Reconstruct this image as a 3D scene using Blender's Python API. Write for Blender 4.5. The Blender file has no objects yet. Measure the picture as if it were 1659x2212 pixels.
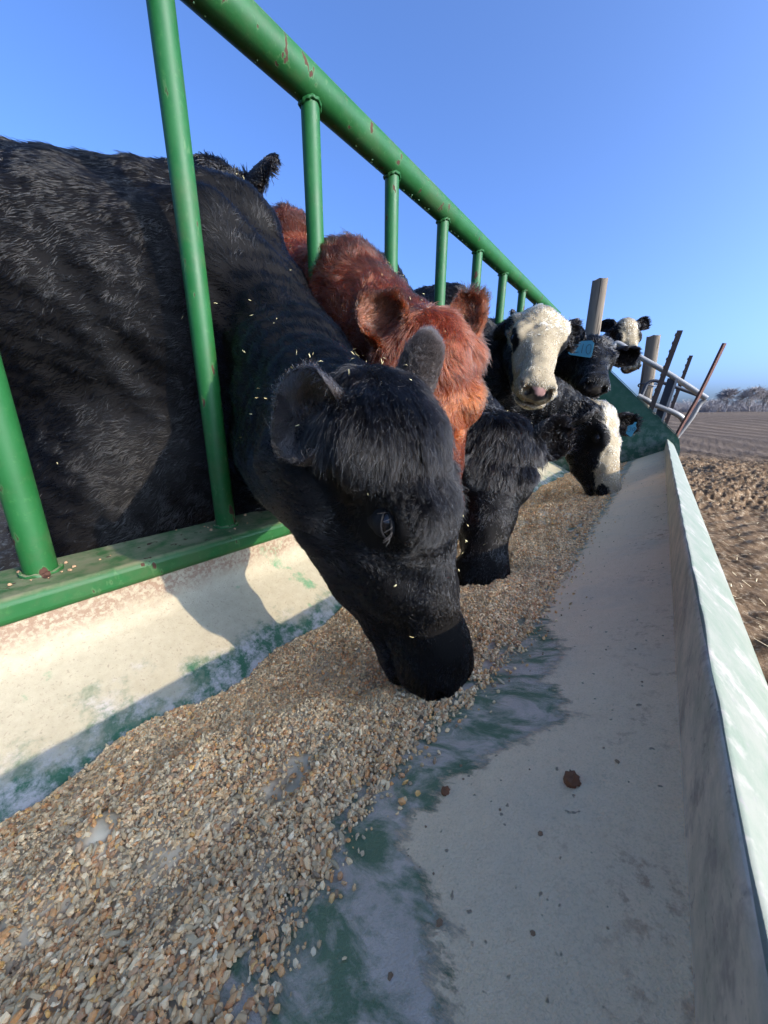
import bpy, math, random
import numpy as np
from mathutils import Matrix, Vector

rng = np.random.default_rng(7)
random.seed(7)
SC = bpy.context.scene
COL = SC.collection
H = 0.75                                    # eye height; below, z is measured from the eye unless said otherwise

# ------------------------------------------------------------------ camera, sky, sun, exposure
FPX, CX, CY = 746.2253, 829.5, 1106.0
R = np.array([[0.78993409, 0.17320907, -0.58821999],
              [0.61315797, -0.21305073, 0.7606883],
              [0.00643741, -0.96156539, -0.27450056]])
cam = bpy.data.cameras.new("camera")
cam.sensor_fit = 'VERTICAL'; cam.sensor_height = 24.0; cam.lens = FPX / 2212 * 24.0
cam.clip_start = 0.01; cam.clip_end = 3000
cam.dof.use_dof = True; cam.dof.focus_distance = 0.50; cam.dof.aperture_fstop = 13.0
camo = bpy.data.objects.new("camera", cam); COL.objects.link(camo)
camo.matrix_world = Matrix(((R[0, 0], -R[0, 1], -R[0, 2], 0), (R[1, 0], -R[1, 1], -R[1, 2], 0),
                            (R[2, 0], -R[2, 1], -R[2, 2], H), (0, 0, 0, 1)))
SC.camera = camo

SUN_EL = math.radians(23.5); SUN_AZ = math.radians(6)      # azimuth from +X towards +Y
world = bpy.data.worlds.new("World"); SC.world = world; world.use_nodes = True
wn = world.node_tree.nodes; wl = world.node_tree.links
sky = wn.new('ShaderNodeTexSky'); sky.sky_type = 'NISHITA'; sky.sun_disc = False
sky.sun_elevation = SUN_EL; sky.sun_rotation = math.pi / 2 - SUN_AZ
sky.air_density = 0.5; sky.dust_density = 6.0; sky.ozone_density = 4.0; sky.altitude = 300
tint = wn.new('ShaderNodeMix'); tint.data_type = 'RGBA'; tint.blend_type = 'MULTIPLY'; tint.inputs[0].default_value = 1.0
tint.inputs[7].default_value = (.68, .885, 1.13, 1)           # the clear late-winter blue of this sky
wl.new(sky.outputs[0], tint.inputs[6]); wl.new(tint.outputs[2], wn['Background'].inputs[0]); wn['Background'].inputs[1].default_value = 0.15
sun = bpy.data.lights.new("sun", 'SUN'); sun.energy = 2.0; sun.angle = math.radians(0.53); sun.color = (1.0, 0.87, 0.70)
suno = bpy.data.objects.new("sun", sun); COL.objects.link(suno)
sd = Vector((math.cos(SUN_EL) * math.cos(SUN_AZ), math.cos(SUN_EL) * math.sin(SUN_AZ), math.sin(SUN_EL)))
suno.rotation_euler = sd.to_track_quat('Z', 'Y').to_euler()
SC.view_settings.view_transform = 'Standard'; SC.view_settings.look = 'None'
SC.view_settings.exposure = 1.8; SC.view_settings.gamma = 1.0

# ------------------------------------------------------------------ helpers
def A(*a): return np.array(a, float)
def unit(v): v = np.asarray(v, float); return v / (np.linalg.norm(v) + 1e-12)
def ray(px, py): return R @ A(px - CX, py - CY, FPX)
def at_y(px, py, y): d = ray(px, py); return d * (y / d[1])
def proj(P):
    d = np.asarray(P) @ R
    z = np.maximum(d[:, 2], 1e-3)
    return CX + FPX * d[:, 0] / z, CY + FPX * d[:, 1] / z, d[:, 2]

def noise(p, freq, seed, n=7):
    """smooth value in about [-1, 1] from a sum of random sine waves"""
    g = np.random.default_rng(seed)
    out = 0
    for i in range(n):
        k = g.normal(size=p.shape[1]); k = k / np.linalg.norm(k) * freq * (0.6 + 1.2 * g.random())
        out = out + np.sin(p @ k * 6.2832 + g.random() * 6.2832)
    return out / math.sqrt(n) / 1.1

def sstep(a, b, x):
    t = np.clip((x - a) / (b - a), 0, 1); return t * t * (3 - 2 * t)

def mesh_from(name, V, F, smooth=True, rel=True):
    """F: list of faces, or an (n,3)/(n,4) array"""
    me = bpy.data.meshes.new(name)
    V = np.array(V, np.float32)
    if rel: V = V + np.array([0, 0, H], np.float32)
    if isinstance(F, np.ndarray):
        n, s = F.shape
        me.vertices.add(len(V)); me.vertices.foreach_set('co', V.ravel())
        me.loops.add(n * s); me.loops.foreach_set('vertex_index', F.astype(np.int32).ravel())
        me.polygons.add(n); me.polygons.foreach_set('loop_start', np.arange(0, n * s, s, dtype=np.int32))
        me.update(calc_edges=True)
    else:
        me.from_pydata([tuple(map(float, v)) for v in V], [], [tuple(map(int, f)) for f in F]); me.update()
    if smooth:
        me.polygons.foreach_set('use_smooth', np.ones(len(me.polygons), bool))
        if not isinstance(F, np.ndarray): me.set_sharp_from_angle(angle=math.radians(38))
    return me

def add(name, me, mat=None, parent=None, **props):
    o = bpy.data.objects.new(name, me); COL.objects.link(o)
    if mat is not None:
        for m in (mat if isinstance(mat, (list, tuple)) else [mat]): me.materials.append(m)
    if parent is not None:
        o.parent = parent; o.matrix_parent_inverse = parent.matrix_basis.inverted()
    for k, v in props.items(): o[k] = v
    return o

def thing(name, label, cat, loc, group=None):
    o = bpy.data.objects.new(name, None); COL.objects.link(o)
    o.location = (loc[0], loc[1], loc[2]); o.empty_display_size = 0.1
    o['label'] = label; o['category'] = cat
    if group: o['group'] = group
    return o

class MB:
    """collects shapes into one mesh"""
    def __init__(s): s.V = []; s.F = []; s.M = []; s.n = 0
    def put(s, V, F, m=0):
        V = np.asarray(V, float); s.V.append(V)
        for f in F: s.F.append([i + s.n for i in f]); s.M.append(m)
        s.n += len(V)
    def tube(s, pts, rad, seg=16, cap=True, m=0, flat=None):
        pts = np.asarray(pts, float); n = len(pts)
        rad = np.broadcast_to(np.asarray(rad, float), (n,))
        tan = np.gradient(pts, axis=0); tan /= np.linalg.norm(tan, axis=1)[:, None] + 1e-12
        ref = A(0, 0, 1) if abs(tan[0, 2]) < .9 else A(1, 0, 0)
        a = unit(np.cross(tan[0], ref)); V = []
        for i in range(n):
            a = unit(a - tan[i] * (a @ tan[i])); b = np.cross(tan[i], a)
            for j in range(seg):
                t = 2 * math.pi * j / seg
                V.append(pts[i] + rad[i] * (a * math.cos(t) + b * math.sin(t)))
        F = [[i * seg + j, i * seg + (j + 1) % seg, (i + 1) * seg + (j + 1) % seg, (i + 1) * seg + j] for i in range(n - 1) for j in range(seg)]
        if cap: F += [list(range(seg))[::-1], [(n - 1) * seg + j for j in range(seg)]]
        s.put(V, F, m)
    def extrude(s, prof, y0, y1, ny=1, closed=True, caps=True, m=0):
        prof = np.asarray(prof, float); k = len(prof); V = []
        for y in np.linspace(y0, y1, ny + 1):
            for p in prof: V.append((p[0], y, p[1]))
        e = k if closed else k - 1
        F = [[i * k + j, (i + 1) * k + j, (i + 1) * k + (j + 1) % k, i * k + (j + 1) % k] for i in range(ny) for j in range(e)]
        if caps: F += [list(range(k)), [ny * k + j for j in range(k)][::-1]]
        s.put(V, F, m)
    def box(s, c, ax, hs, m=0):
        c = np.asarray(c, float); ax = [unit(a) for a in ax]
        V = [c + ax[0] * hs[0] * i + ax[1] * hs[1] * j + ax[2] * hs[2] * k for i in (-1, 1) for j in (-1, 1) for k in (-1, 1)]
        s.put(V, [[0, 1, 3, 2], [4, 6, 7, 5], [0, 4, 5, 1], [2, 3, 7, 6], [0, 2, 6, 4], [1, 5, 7, 3]], m)
    def mesh(s, name, smooth=True, rel=True):
        me = mesh_from(name, np.concatenate(s.V), s.F, smooth, rel)
        if any(s.M): me.polygons.foreach_set('material_index', np.array(s.M, np.int32))
        return me
    def build(s, name, mat, parent=None, smooth=True, bevel=0, **props):
        o = add(name, s.mesh(name, smooth), mat, parent, **props)
        if bevel:
            b = o.modifiers.new("bevel", 'BEVEL'); b.width = bevel; b.segments = 3; b.limit_method = 'ANGLE'; b.angle_limit = .6
        return o

# ---- node helpers
def mat_new(name):
    m = bpy.data.materials.new(name); m.use_nodes = True
    nt = m.node_tree; b = nt.nodes['Principled BSDF']
    return m, nt, b
class NT:
    def __init__(s, nt): s.nt = nt
    def n(s, t, **kw):
        nd = s.nt.nodes.new(t)
        for k, v in kw.items():
            if k.startswith('i_'):
                key = k[2:].replace('_', ' ')
                nd.inputs[int(key) if key.isdigit() else key].default_value = v
            else: setattr(nd, k, v)
        return nd
    def l(s, a, b): s.nt.links.new(a, b)
    def noise(s, vec, scale, detail=4, rough=.6, dist=0):
        nd = s.n('ShaderNodeTexNoise'); nd.inputs['Scale'].default_value = scale; nd.inputs['Detail'].default_value = detail
        nd.inputs['Roughness'].default_value = rough; nd.inputs['Distortion'].default_value = dist
        s.l(vec, nd.inputs['Vector']); return nd.outputs['Fac']
    def ramp(s, fac, stops):
        nd = s.n('ShaderNodeValToRGB'); cr = nd.color_ramp
        while len(cr.elements) > 1: cr.elements.remove(cr.elements[-1])
        for i, (p, c) in enumerate(stops):
            e = cr.elements[0] if i == 0 else cr.elements.new(p)
            e.position = p; e.color = (c, c, c, 1) if not isinstance(c, tuple) else (*c, 1)
        s.l(fac, nd.inputs[0]); return nd.outputs[0]
    def mix(s, fac, a, b):
        nd = s.n('ShaderNodeMix', data_type='RGBA')
        for sock, v in ((nd.inputs[0], fac), (nd.inputs[6], a), (nd.inputs[7], b)):
            if isinstance(v, (int, float)): sock.default_value = v
            elif isinstance(v, tuple): sock.default_value = (*v, 1)
            else: s.l(v, sock)
        return nd.outputs[2]
    def math(s, op, a, b=None, c=None):
        nd = s.n('ShaderNodeMath', operation=op)
        for i, v in enumerate((a, b, c)):
            if v is None: continue
            if isinstance(v, (int, float)): nd.inputs[i].default_value = v
            else: s.l(v, nd.inputs[i])
        return nd.outputs[0]
    def scale(s, vec, sc):
        nd = s.n('ShaderNodeVectorMath', operation='MULTIPLY'); nd.inputs[1].default_value = sc
        s.l(vec, nd.inputs[0]); return nd.outputs[0]
    def bump(s, h, strength, dist, bsdf):
        nd = s.n('ShaderNodeBump'); nd.inputs['Strength'].default_value = strength; nd.inputs['Distance'].default_value = dist
        s.l(h, nd.inputs['Height']); s.l(nd.outputs[0], bsdf.inputs['Normal'])
def plain(name, col, rough=.6, spec=.5, metal=0, bumpy=0, var=.25, scale=30):
    m, nt, b = mat_new(name); N = NT(nt); tc = N.n('ShaderNodeTexCoord').outputs['Object']
    f = N.noise(tc, scale, 5, .65)
    c = N.mix(f, tuple(x * (1 - var) for x in col), tuple(min(1, x * (1 + var)) for x in col))
    N.l(c, b.inputs['Base Color']); b.inputs['Roughness'].default_value = rough
    b.inputs['Specular IOR Level'].default_value = spec; b.inputs['Metallic'].default_value = metal
    if bumpy: N.bump(N.noise(tc, scale * 3, 4), .5, bumpy, b)
    return m

# ------------------------------------------------------------------ materials of the bunk
def mat_green_paint():
    m, nt, b = mat_new("green_paint"); N = NT(nt); tc = N.n('ShaderNodeTexCoord').outputs['Object']
    chalk = N.noise(tc, 9, 6, .7)
    base = N.mix(N.ramp(chalk, [(.3, 0.), (.75, 1.)]), (.0042, .060, .010), (.013, .088, .022))
    fine = N.ramp(N.noise(tc, 90, 4, .7), [(.58, 0.), (.72, 1.)])
    base = N.mix(N.math('MULTIPLY', fine, .4), base, (.05, .145, .04))
    ge = N.n('ShaderNodeNewGeometry'); sx = N.n('ShaderNodeSeparateXYZ'); N.l(ge.outputs['Normal'], sx.inputs[0])
    up = N.ramp(sx.outputs[2], [(.55, 0.), (.95, 1.)])
    dust = N.math('MULTIPLY', up, N.ramp(N.noise(tc, 22, 5, .7), [(.38, .15), (.62, 1.)]))
    base = N.mix(N.math('MULTIPLY', dust, .75), base, (.22, .19, .115))
    grime = N.ramp(N.noise(tc, 5.5, 6, .75), [(.50, 0.), (.72, .55)])
    base = N.mix(grime, base, (.060, .072, .030))
    wear = N.noise(N.scale(tc, (1, 1, .45)), 34, 3, .55)
    chip = N.ramp(wear, [(.652, 0.), (.672, 1.)])
    edge = N.ramp(wear, [(.618, 0.), (.645, 1.), (.660, 0.)])
    base = N.mix(N.math('MULTIPLY', edge, .35), base, (.10, .17, .07))
    base = N.mix(chip, base, (.055, .024, .014))
    N.l(base, b.inputs['Base Color'])
    N.l(N.math('ADD', N.math('MULTIPLY', chip, .35), N.ramp(chalk, [(.3, .46), (.7, .62)])), b.inputs['Roughness'])
    b.inputs['Specular IOR Level'].default_value = .28
    N.bump(N.math('SUBTRACT', N.math('MULTIPLY', N.noise(tc, 160, 3), .25), chip), .35, .0015, b)
    return m

def mat_trough():
    """old green paint under feed dust: drying smears low on the far slope, dust above, rust near the rail"""
    m, nt, b = mat_new("dusty_trough_paint"); N = NT(nt)
    tc = N.n('ShaderNodeTexCoord').outputs['Object']; sx = N.n('ShaderNodeSeparateXYZ'); N.l(tc, sx.inputs[0])
    X, Y, Z = sx.outputs
    green = N.mix(N.noise(tc, 14, 5, .6), (.080, .135, .065), (.19, .265, .14))
    haze = N.mix(N.noise(tc, 26, 6, .7), (.46, .35, .25), (.78, .62, .46))
    streak = N.noise(N.scale(tc, (16, 34, 16)), 1.0, 8, .70, .5)
    paint = N.mix(N.ramp(streak, [(.41, 0.), (.58, 1.)]), green, haze)
    # dust (right slope)
    dust = N.mix(N.noise(tc, 70, 8, .85), (.80, .53, .285), (1.0, .745, .455))
    dust = N.mix(N.ramp(N.noise(tc, 620, 2, .5), [(.38, .20), (.47, 0.)]), dust, (.45, .32, .19))
    dust = N.mix(N.ramp(N.noise(tc, 7, 4, .6), [(.50, 0.), (.72, .35)]), dust, (.52, .46, .33))
    dust = N.mix(N.ramp(N.noise(N.scale(tc, (230, 210, 230)), 1., 4, .75), [(.58, 0.), (.72, .28)]), dust, (.36, .28, .17))
    rustm = N.math('MULTIPLY', N.ramp(N.noise(tc, 75, 4, .7), [(.53, 0.), (.64, .8)]), N.ramp(N.math('ADD', X, .1), [(.07, 0.), (.15, 1.)]))
    rustm = N.math('MULTIPLY', rustm, N.ramp(N.noise(tc, 9, 3), [(.44, 0.), (.64, .8)]))
    dust = N.mix(rustm, dust, (.33, .115, .05))
    crumb = N.ramp(N.noise(tc, 130, 2, .5), [(.70, 0.), (.74, 1.)])
    dust = N.mix(N.math('MULTIPLY', crumb, .7), dust, (.17, .12, .075))
    wob = N.math('MULTIPLY', N.math('SUBTRACT', N.noise(N.scale(tc, (1.0, 2.6, 1)), 11, 8, .80), .5), .13)
    yn = N.n('ShaderNodeMapRange'); N.l(Y, yn.inputs[0]); yn.inputs[1].default_value = -.2; yn.inputs[2].default_value = 2.2
    ed = [(-.2, -.045), (.10, -.048), (.135, -.05), (.152, -.075), (.168, -.110), (.200, -.110), (.276, -.078), (.335, -.030), (.362, -.018), (.40, -.072), (.446, -.041), (.55, -.09), (.66, -.120), (1.0, -.105), (1.3, -.112), (1.6, -.095), (2.2, -.115)]
    rv = N.ramp(yn.outputs[0], [((y_ + .2) / 2.4, (x_ + .2) * 4) for y_, x_ in ed])
    xe = N.math('SUBTRACT', N.math('MULTIPLY', rv, .25), .2)
    e2 = N.n('ShaderNodeMapRange'); N.l(N.math('SUBTRACT', N.math('ADD', X, wob), xe), e2.inputs[0])
    e2.inputs[1].default_value = -.006; e2.inputs[2].default_value = .006
    right = N.mix(e2.outputs[0], paint, dust)
    # left wall: cream dust above, green showing low down, rust up by the rail
    cream = N.mix(N.noise(tc, 60, 6, .75), (.28, .245, .165), (.47, .41, .29))
    cream = N.mix(N.ramp(N.noise(tc, 11, 6, .65), [(.60, 0.), (.68, 1.)]), cream, (.13, .25, .13))
    cream = N.mix(N.ramp(N.noise(tc, 210, 3, .6), [(.60, 0.), (.68, .8)]), cream, (.25, .20, .14))
    zr = N.n('ShaderNodeMapRange'); N.l(N.math('ADD', Z, N.math('MULTIPLY', N.math('SUBTRACT', N.noise(tc, 10, 5, .7), .5), .14)), zr.inputs[0])
    zr.inputs[1].default_value = H - .478; zr.inputs[2].default_value = H - .450
    low = N.mix(N.ramp(N.noise(tc, 30, 6, .75), [(.44, 0.), (.60, 1.)]), (.030, .110, .055), (.42, .38, .35))
    zr2 = N.n('ShaderNodeMapRange'); N.l(N.math('ADD', Z, N.math('MULTIPLY', N.math('SUBTRACT', N.noise(tc, 18, 5, .7), .5), .07)), zr2.inputs[0])
    zr2.inputs[1].default_value = H - .385; zr2.inputs[2].default_value = H - .350
    left = N.mix(zr.outputs[0], low, cream)
    left = N.mix(N.math('MULTIPLY', zr2.outputs[0], N.ramp(N.noise(tc, 120, 4, .7), [(.40, 0.), (.56, .85)])), left, (.22, .13, .085))
    side = N.math('GREATER_THAN', X, -.42)
    c = N.mix(side, left, right)
    N.l(c, b.inputs['Base Color']); b.inputs['Specular IOR Level'].default_value = .35
    N.l(N.math('MULTIPLY_ADD', e2.outputs[0], .43, .42), b.inputs['Roughness'])
    h = N.math('ADD', N.math('MULTIPLY', N.noise(tc, 420, 3, .75), 1.5), N.math('MULTIPLY', e2.outputs[0], N.math('ADD', 1.0, crumb)))
    N.bump(h, .9, .0016, b)
    return m

def mat_lip():
    m, nt, b = mat_new("weathered_lip_paint"); N = NT(nt); tc = N.n('ShaderNodeTexCoord').outputs['Object']
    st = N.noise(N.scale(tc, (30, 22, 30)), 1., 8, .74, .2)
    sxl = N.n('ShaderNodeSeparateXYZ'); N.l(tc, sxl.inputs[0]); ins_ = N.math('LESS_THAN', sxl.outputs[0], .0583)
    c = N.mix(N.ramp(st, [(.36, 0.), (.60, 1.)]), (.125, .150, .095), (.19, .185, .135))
    cin = N.mix(N.ramp(st, [(.34, 0.), (.62, 1.)]), (.34, .32, .24), (.62, .52, .40))       # shaded inner face coloured paler to lift its shade
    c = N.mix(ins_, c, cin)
    c = N.mix(N.ramp(N.noise(tc, 22, 5, .7), [(.54, 0.), (.66, 1.)]), c, (.30, .255, .21))
    c = N.mix(N.ramp(N.noise(tc, 150, 3, .6), [(.62, 0.), (.70, .7)]), c, (.20, .17, .15))
    N.l(c, b.inputs['Base Color']); b.inputs['Roughness'].default_value = .55; b.inputs['Specular IOR Level'].default_value = .4
    N.bump(N.noise(tc, 120, 5, .7), .25, .0012, b)
    return m
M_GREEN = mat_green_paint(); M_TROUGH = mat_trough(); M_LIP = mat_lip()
def mat_plate():
    m, nt, b = mat_new("dark_green_plate_paint"); N = NT(nt); tc = N.n('ShaderNodeTexCoord').outputs['Object']
    c = N.mix(N.noise(tc, 6, 6, .7), (.008, .058, .030), (.02, .088, .048))
    sx = N.n('ShaderNodeSeparateXYZ'); N.l(tc, sx.inputs[0])
    lo = N.math('MULTIPLY', N.ramp(N.noise(tc, 22, 6, .75), [(.44, 0.), (.62, 1.)]), N.ramp(sx.outputs[2], [(.40, .85), (.75, .12)]))
    c = N.mix(lo, c, (.21, .23, .20))
    N.l(c, b.inputs['Base Color']); b.inputs['Roughness'].default_value = .5
    return m
M_PLATE = mat_plate()
M_DRIP = plain("pale_green_drip", (.22, .42, .20), .35)

# ------------------------------------------------------------------ ground, field, trees
KB = 1.18
Y0, Y1 = -1.1, 3.42                                        # the bunk's ends
def terrain(x, y):
    p = np.stack([x, y], 1); r = np.hypot(x, y)
    h = np.full(len(x), -H)
    near = 1 - sstep(9, 22, r)
    clod = sstep(3.2, 4.2, y - .25 * x) * (1 - sstep(7.6, 9.2, y - .15 * x))
    rut = np.exp(-((y - .55 * x - 4.15 - .12 * noise(p, .5, 3)) / .22) ** 2)
    h += near * (.012 * noise(p, 1.6, 11) + .008 * noise(p, 6, 12) + .004 * noise(p, 17, 13))
    h += clod * (.028 * noise(p, .9, 14) + .018 * np.abs(noise(p, 3.1, 15)) + .013 * noise(p, 9.5, 16) + .009 * noise(p, 26, 17)) - .12 * rut * clod
    far = sstep(9, 24, r)
    ridge = sstep(14, 46, r) * 1.05 - .75 * sstep(50, 66, r) + sstep(72, 150, r) * (1.6 + 2.2 * sstep(-.15, .75, x / (y + 20)))
    h += far * (ridge * .78 + .10 * noise(p, .05, 18))
    return h
def build_ground():
    # polar sheet: fine close by, coarse far off, reaching the horizon
    rs = np.concatenate([np.linspace(.0002, 10.0, 420), 10.0 * (1600 / 10.0) ** (np.linspace(0, 1, 150)[1:])])
    th = np.concatenate([np.linspace(math.radians(20), math.radians(100), 620), np.linspace(math.radians(100), math.radians(380), 181)[1:-1]])
    RR, TT = np.meshgrid(rs, th, indexing='ij')
    x = (RR * np.cos(TT)).ravel(); y = (RR * np.sin(TT)).ravel()
    V = np.stack([x, y, terrain(x, y)], 1)
    n, k = len(rs), len(th)
    i, j = np.meshgrid(np.arange(n - 1), np.arange(k), indexing='ij')
    j2 = (j + 1) % k
    F = np.stack([i * k + j, (i + 1) * k + j, (i + 1) * k + j2, i * k + j2], -1).reshape(-1, 4)
    m, nt, b = mat_new("soil"); N = NT(nt); tc = N.n('ShaderNodeTexCoord').outputs['Object']
    sx = N.n('ShaderNodeSeparateXYZ'); N.l(tc, sx.inputs[0])
    soil = N.mix(N.noise(tc, 3, 8, .7), (.085, .050, .026), (.195, .122, .066))
    soil = N.mix(N.ramp(N.noise(tc, 28, 6, .75), [(.52, 0.), (.66, 1.)]), soil, (.40, .30, .19))
    soil = N.mix(N.ramp(N.noise(tc, 60, 4, .7), [(.30, .8), (.44, 0.)]), soil, (.06, .042, .03))
    # drilled rows sweeping over the far field
    warp = N.math('MULTIPLY', N.math('SUBTRACT', N.noise(tc, .035, 2, .5), .5), 16)
    rowc = N.math('ADD', N.math('ADD', N.math('MULTIPLY', sx.outputs[0], .965), N.math('MULTIPLY', sx.outputs[1], .26)), warp)
    wave = N.math('SINE', N.math('MULTIPLY', rowc, 5.6))
    wave = N.math('MULTIPLY', wave, N.ramp(N.noise(tc, .16, 4, .6), [(.32, .15), (.62, 1.)]))
    wave = N.math('ADD', wave, N.math('MULTIPLY', N.math('SUBTRACT', N.noise(tc, 5, 6, .75), .5), 2.4))
    field = N.mix(N.ramp(wave, [(-.0, 0.), (1., 1.)]), (.090, .062, .041), (.180, .130, .090))
    field = N.mix(N.ramp(N.noise(N.scale(tc, (.05, .09, 1)), 1, 4, .6), [(.42, 0.), (.62, .6)]), field, (.085, .062, .045))
    ln = N.n('ShaderNodeVectorMath', operation='LENGTH'); N.l(N.scale(tc, (1, 1, 0)), ln.inputs[0])
    mr = N.n('ShaderNodeMapRange'); N.l(N.math('ADD', ln.outputs['Value'], N.math('MULTIPLY', N.noise(tc, 1.2, 4), 2)), mr.inputs[0])
    mr.inputs[1].default_value = 8.6; mr.inputs[2].default_value = 10.6
    N.l(N.mix(mr.outputs[0], soil, field), b.inputs['Base Color']); b.inputs['Roughness'].default_value = .95
    b.inputs['Specular IOR Level'].default_value = .1
    N.bump(N.math('ADD', N.math('MULTIPLY', N.noise(tc, 40, 6, .75), .5), N.math('MULTIPLY', mr.outputs[0], N.math('MULTIPLY', wave, 1.2))), .8, .03, b)
    add("ground", mesh_from("ground", V, F), m, kind='structure')
build_ground()

def build_straw():
    """loose straw and stubble lying on the dirt beside the bunk"""
    n = 3600
    y = rng.uniform(.2, 9, n) ** 1.0; x = rng.uniform(.10, 4.5, n) * (.25 + y / 6)
    k = x > .1; x, y = x[k], y[k]
    # a few more behind the fence
    n2 = 900; x = np.concatenate([x, rng.uniform(-3.4, -.95, n2)]); y = np.concatenate([y, rng.uniform(-1.2, 4.4, n2)])
    z = terrain(x, y) + .005 + rng.random(len(x)) * .012
    L = rng.uniform(.008, .050, len(x)) * (1 + .3 * (y > 3.5)); an = rng.uniform(0, math.pi, len(x)); ti = rng.normal(0, .22, len(x))
    d = np.stack([np.cos(an) * np.cos(ti), np.sin(an) * np.cos(ti), np.sin(ti)], 1) * L[:, None] / 2
    c = np.stack([x, y, z + np.abs(d[:, 2])], 1); wd = rng.uniform(.0010, .0028, len(x))[:, None]
    s = unit_rows(np.cross(d, A(0, 0, 1))) * wd; u = np.cross(unit_rows(d), unit_rows(s)) * wd * .6
    V = np.stack([c - d - s, c - d + s, c - d + u, c + d - s, c + d + s, c + d + u], 1).reshape(-1, 3)
    b = np.arange(len(x))[:, None] * 6
    F = np.concatenate([b + A(0, 1, 4, 3).astype(int), b + A(1, 2, 5, 4).astype(int), b + A(2, 0, 3, 5).astype(int)])
    add("straw_litter", mesh_from("straw_litter", V, F, False), plain("dry_straw", (.50, .39, .23), .8, .2, scale=9, var=.45), kind='stuff',
        label="loose straw and stubble littering the dirt beside the bunk", category="straw")
def unit_rows(v): return v / (np.linalg.norm(v, axis=-1, keepdims=True) + 1e-12)
build_straw()

M_BARK = plain("grey_bark", (.27, .235, .215), .9, .1, scale=2)
M_TWIG = plain("bare_twigs", (.32, .285, .265), .9, .1, scale=2)  # twig colour lightened to carry the distance haze
def tree(px, r, h, label, seed, spread=1.0):
    """bare winter tree: forking limbs down to twigs"""
    d = ray(px, 890); d = d[:2] / np.linalg.norm(d[:2]); x, y = d * r; h = h * .66
    z0 = float(terrain(A(x), A(y))[0]) - .1
    g = random.Random(seed); tr = MB(); cr_pts = []
    root = thing("bare_tree", label, "tree", (x, y, z0 + H), "bare trees along the far edge of the field")
    segs = []
    base = A(x, y, z0); crown = base + A(0, 0, h * .60); rx, rz = h * .46 * spread, h * .42
    def limb(p, q, r0, r1, lev, k=4):
        prev = p; bow = A(g.gauss(0, .10), g.gauss(0, .10), g.uniform(.05, .22)) * np.linalg.norm(q - p)
        for i in range(1, k + 1):
            t = i / k; c = p + (q - p) * t + bow * math.sin(t * 3.1416) + A(g.gauss(0, .05), g.gauss(0, .05), g.gauss(0, .05)) * (i < k)
            segs.append((prev, c, r0 + (r1 - r0) * (i - 1) / k, r0 + (r1 - r0) * t, lev)); prev = c
        return prev
    forks = []
    for _ in range(g.choice((2, 3, 3))):
        f = base + A(g.gauss(0, .07), g.gauss(0, .07), g.uniform(.20, .32)) * h; limb(base, f, h * .021, h * .014, 0); forks.append(f)
    mains = []
    for _ in range(16):
        d3 = unit([g.gauss(0, 1), g.gauss(0, 1), g.uniform(-.35, 1.3)]); q = crown + d3 * A(rx, rx, rz) * g.uniform(.35, .72)
        mains.append((limb(g.choice(forks), q, h * .010, h * .0055, 1), d3))
    for p, d3 in mains:
        for _ in range(13):
            e3 = unit(d3 + A(g.gauss(0, .75), g.gauss(0, .75), g.gauss(.15, .6))); q = crown + e3 * A(rx, rx, rz) * g.uniform(.72, 1.02)
            q = p + (q - p) * g.uniform(.55, 1.0); limb(p, q, h * .0045, h * .003, 2, 3)
            for _ in range(7):
                t = q + (e3 * .5 + A(g.gauss(0, .55), g.gauss(0, .55), g.gauss(.25, .5))) * h * g.uniform(.04, .11); limb(p + (q - p) * g.uniform(.4, 1), t, h * .003, h * .002, 3, 2)
    tw = MB()
    for p, q, a, b, lev in segs:
        (tr if lev < 2 else tw).tube([p, q], [max(a, .030), max(b, .022)], 5 if lev < 2 else 3, cap=False)
    tr.build("trunk", M_BARK, root); tw.build("crown", M_TWIG, root)
for a in ((1566, 150, 10.2, "round-headed bare tree, the leftmost big one on the field's far edge", 3, 1.05),
          (1617, 152, 10.6, "wide bare tree standing right of the round-headed one", 9, 1.0),
          (1648, 158, 10.0, "bare tree at the right end of the row, cut by the picture's edge", 21, 1.0),
          (1536, 190, 7.5, "low thin bare tree left of the round-headed one", 33, .9),
          (1590, 185, 7.0, "small bare tree in the gap between the two big crowns", 41, .9)):
    tree(*a)
def brush():
    """far brush and woods that read as one mass"""
    tw = MB(); g = random.Random(5)
    for i in range(230):
        px = g.uniform(1425, 1665); r = g.uniform(175, 240); d = ray(px, 890); d = d[:2] / np.linalg.norm(d[:2]); x, y = d * r
        z = float(terrain(A(x), A(y))[0]) - .3; h = g.uniform(2.0, 6.2) * (1.0 if px < 1560 else .7)
        for k in range(16):
            a = A(g.gauss(0, .35), g.gauss(0, .35), 1); q0 = A(x + g.gauss(0, .5), y + g.gauss(0, .5), z)
            p1 = q0 + a * h * g.uniform(.35, .6); p2 = p1 + (a + A(g.gauss(0, .5), g.gauss(0, .5), 0)) * h * g.uniform(.2, .45)
            tw.tube([q0, p1, p2], [.07, .045, .015], 3, cap=False)
            for _ in range(3):
                p3 = p1 + (p2 - p1) * g.random(); tw.tube([p3, p3 + A(g.gauss(0, .8), g.gauss(0, .8), g.uniform(.2, 1.2))], [.03, .012], 3, cap=False)
    tw.build("brush", M_TWIG, None, kind='stuff', label="low bare brush and woods along the far edge of the field", category="brush")
brush()

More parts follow.
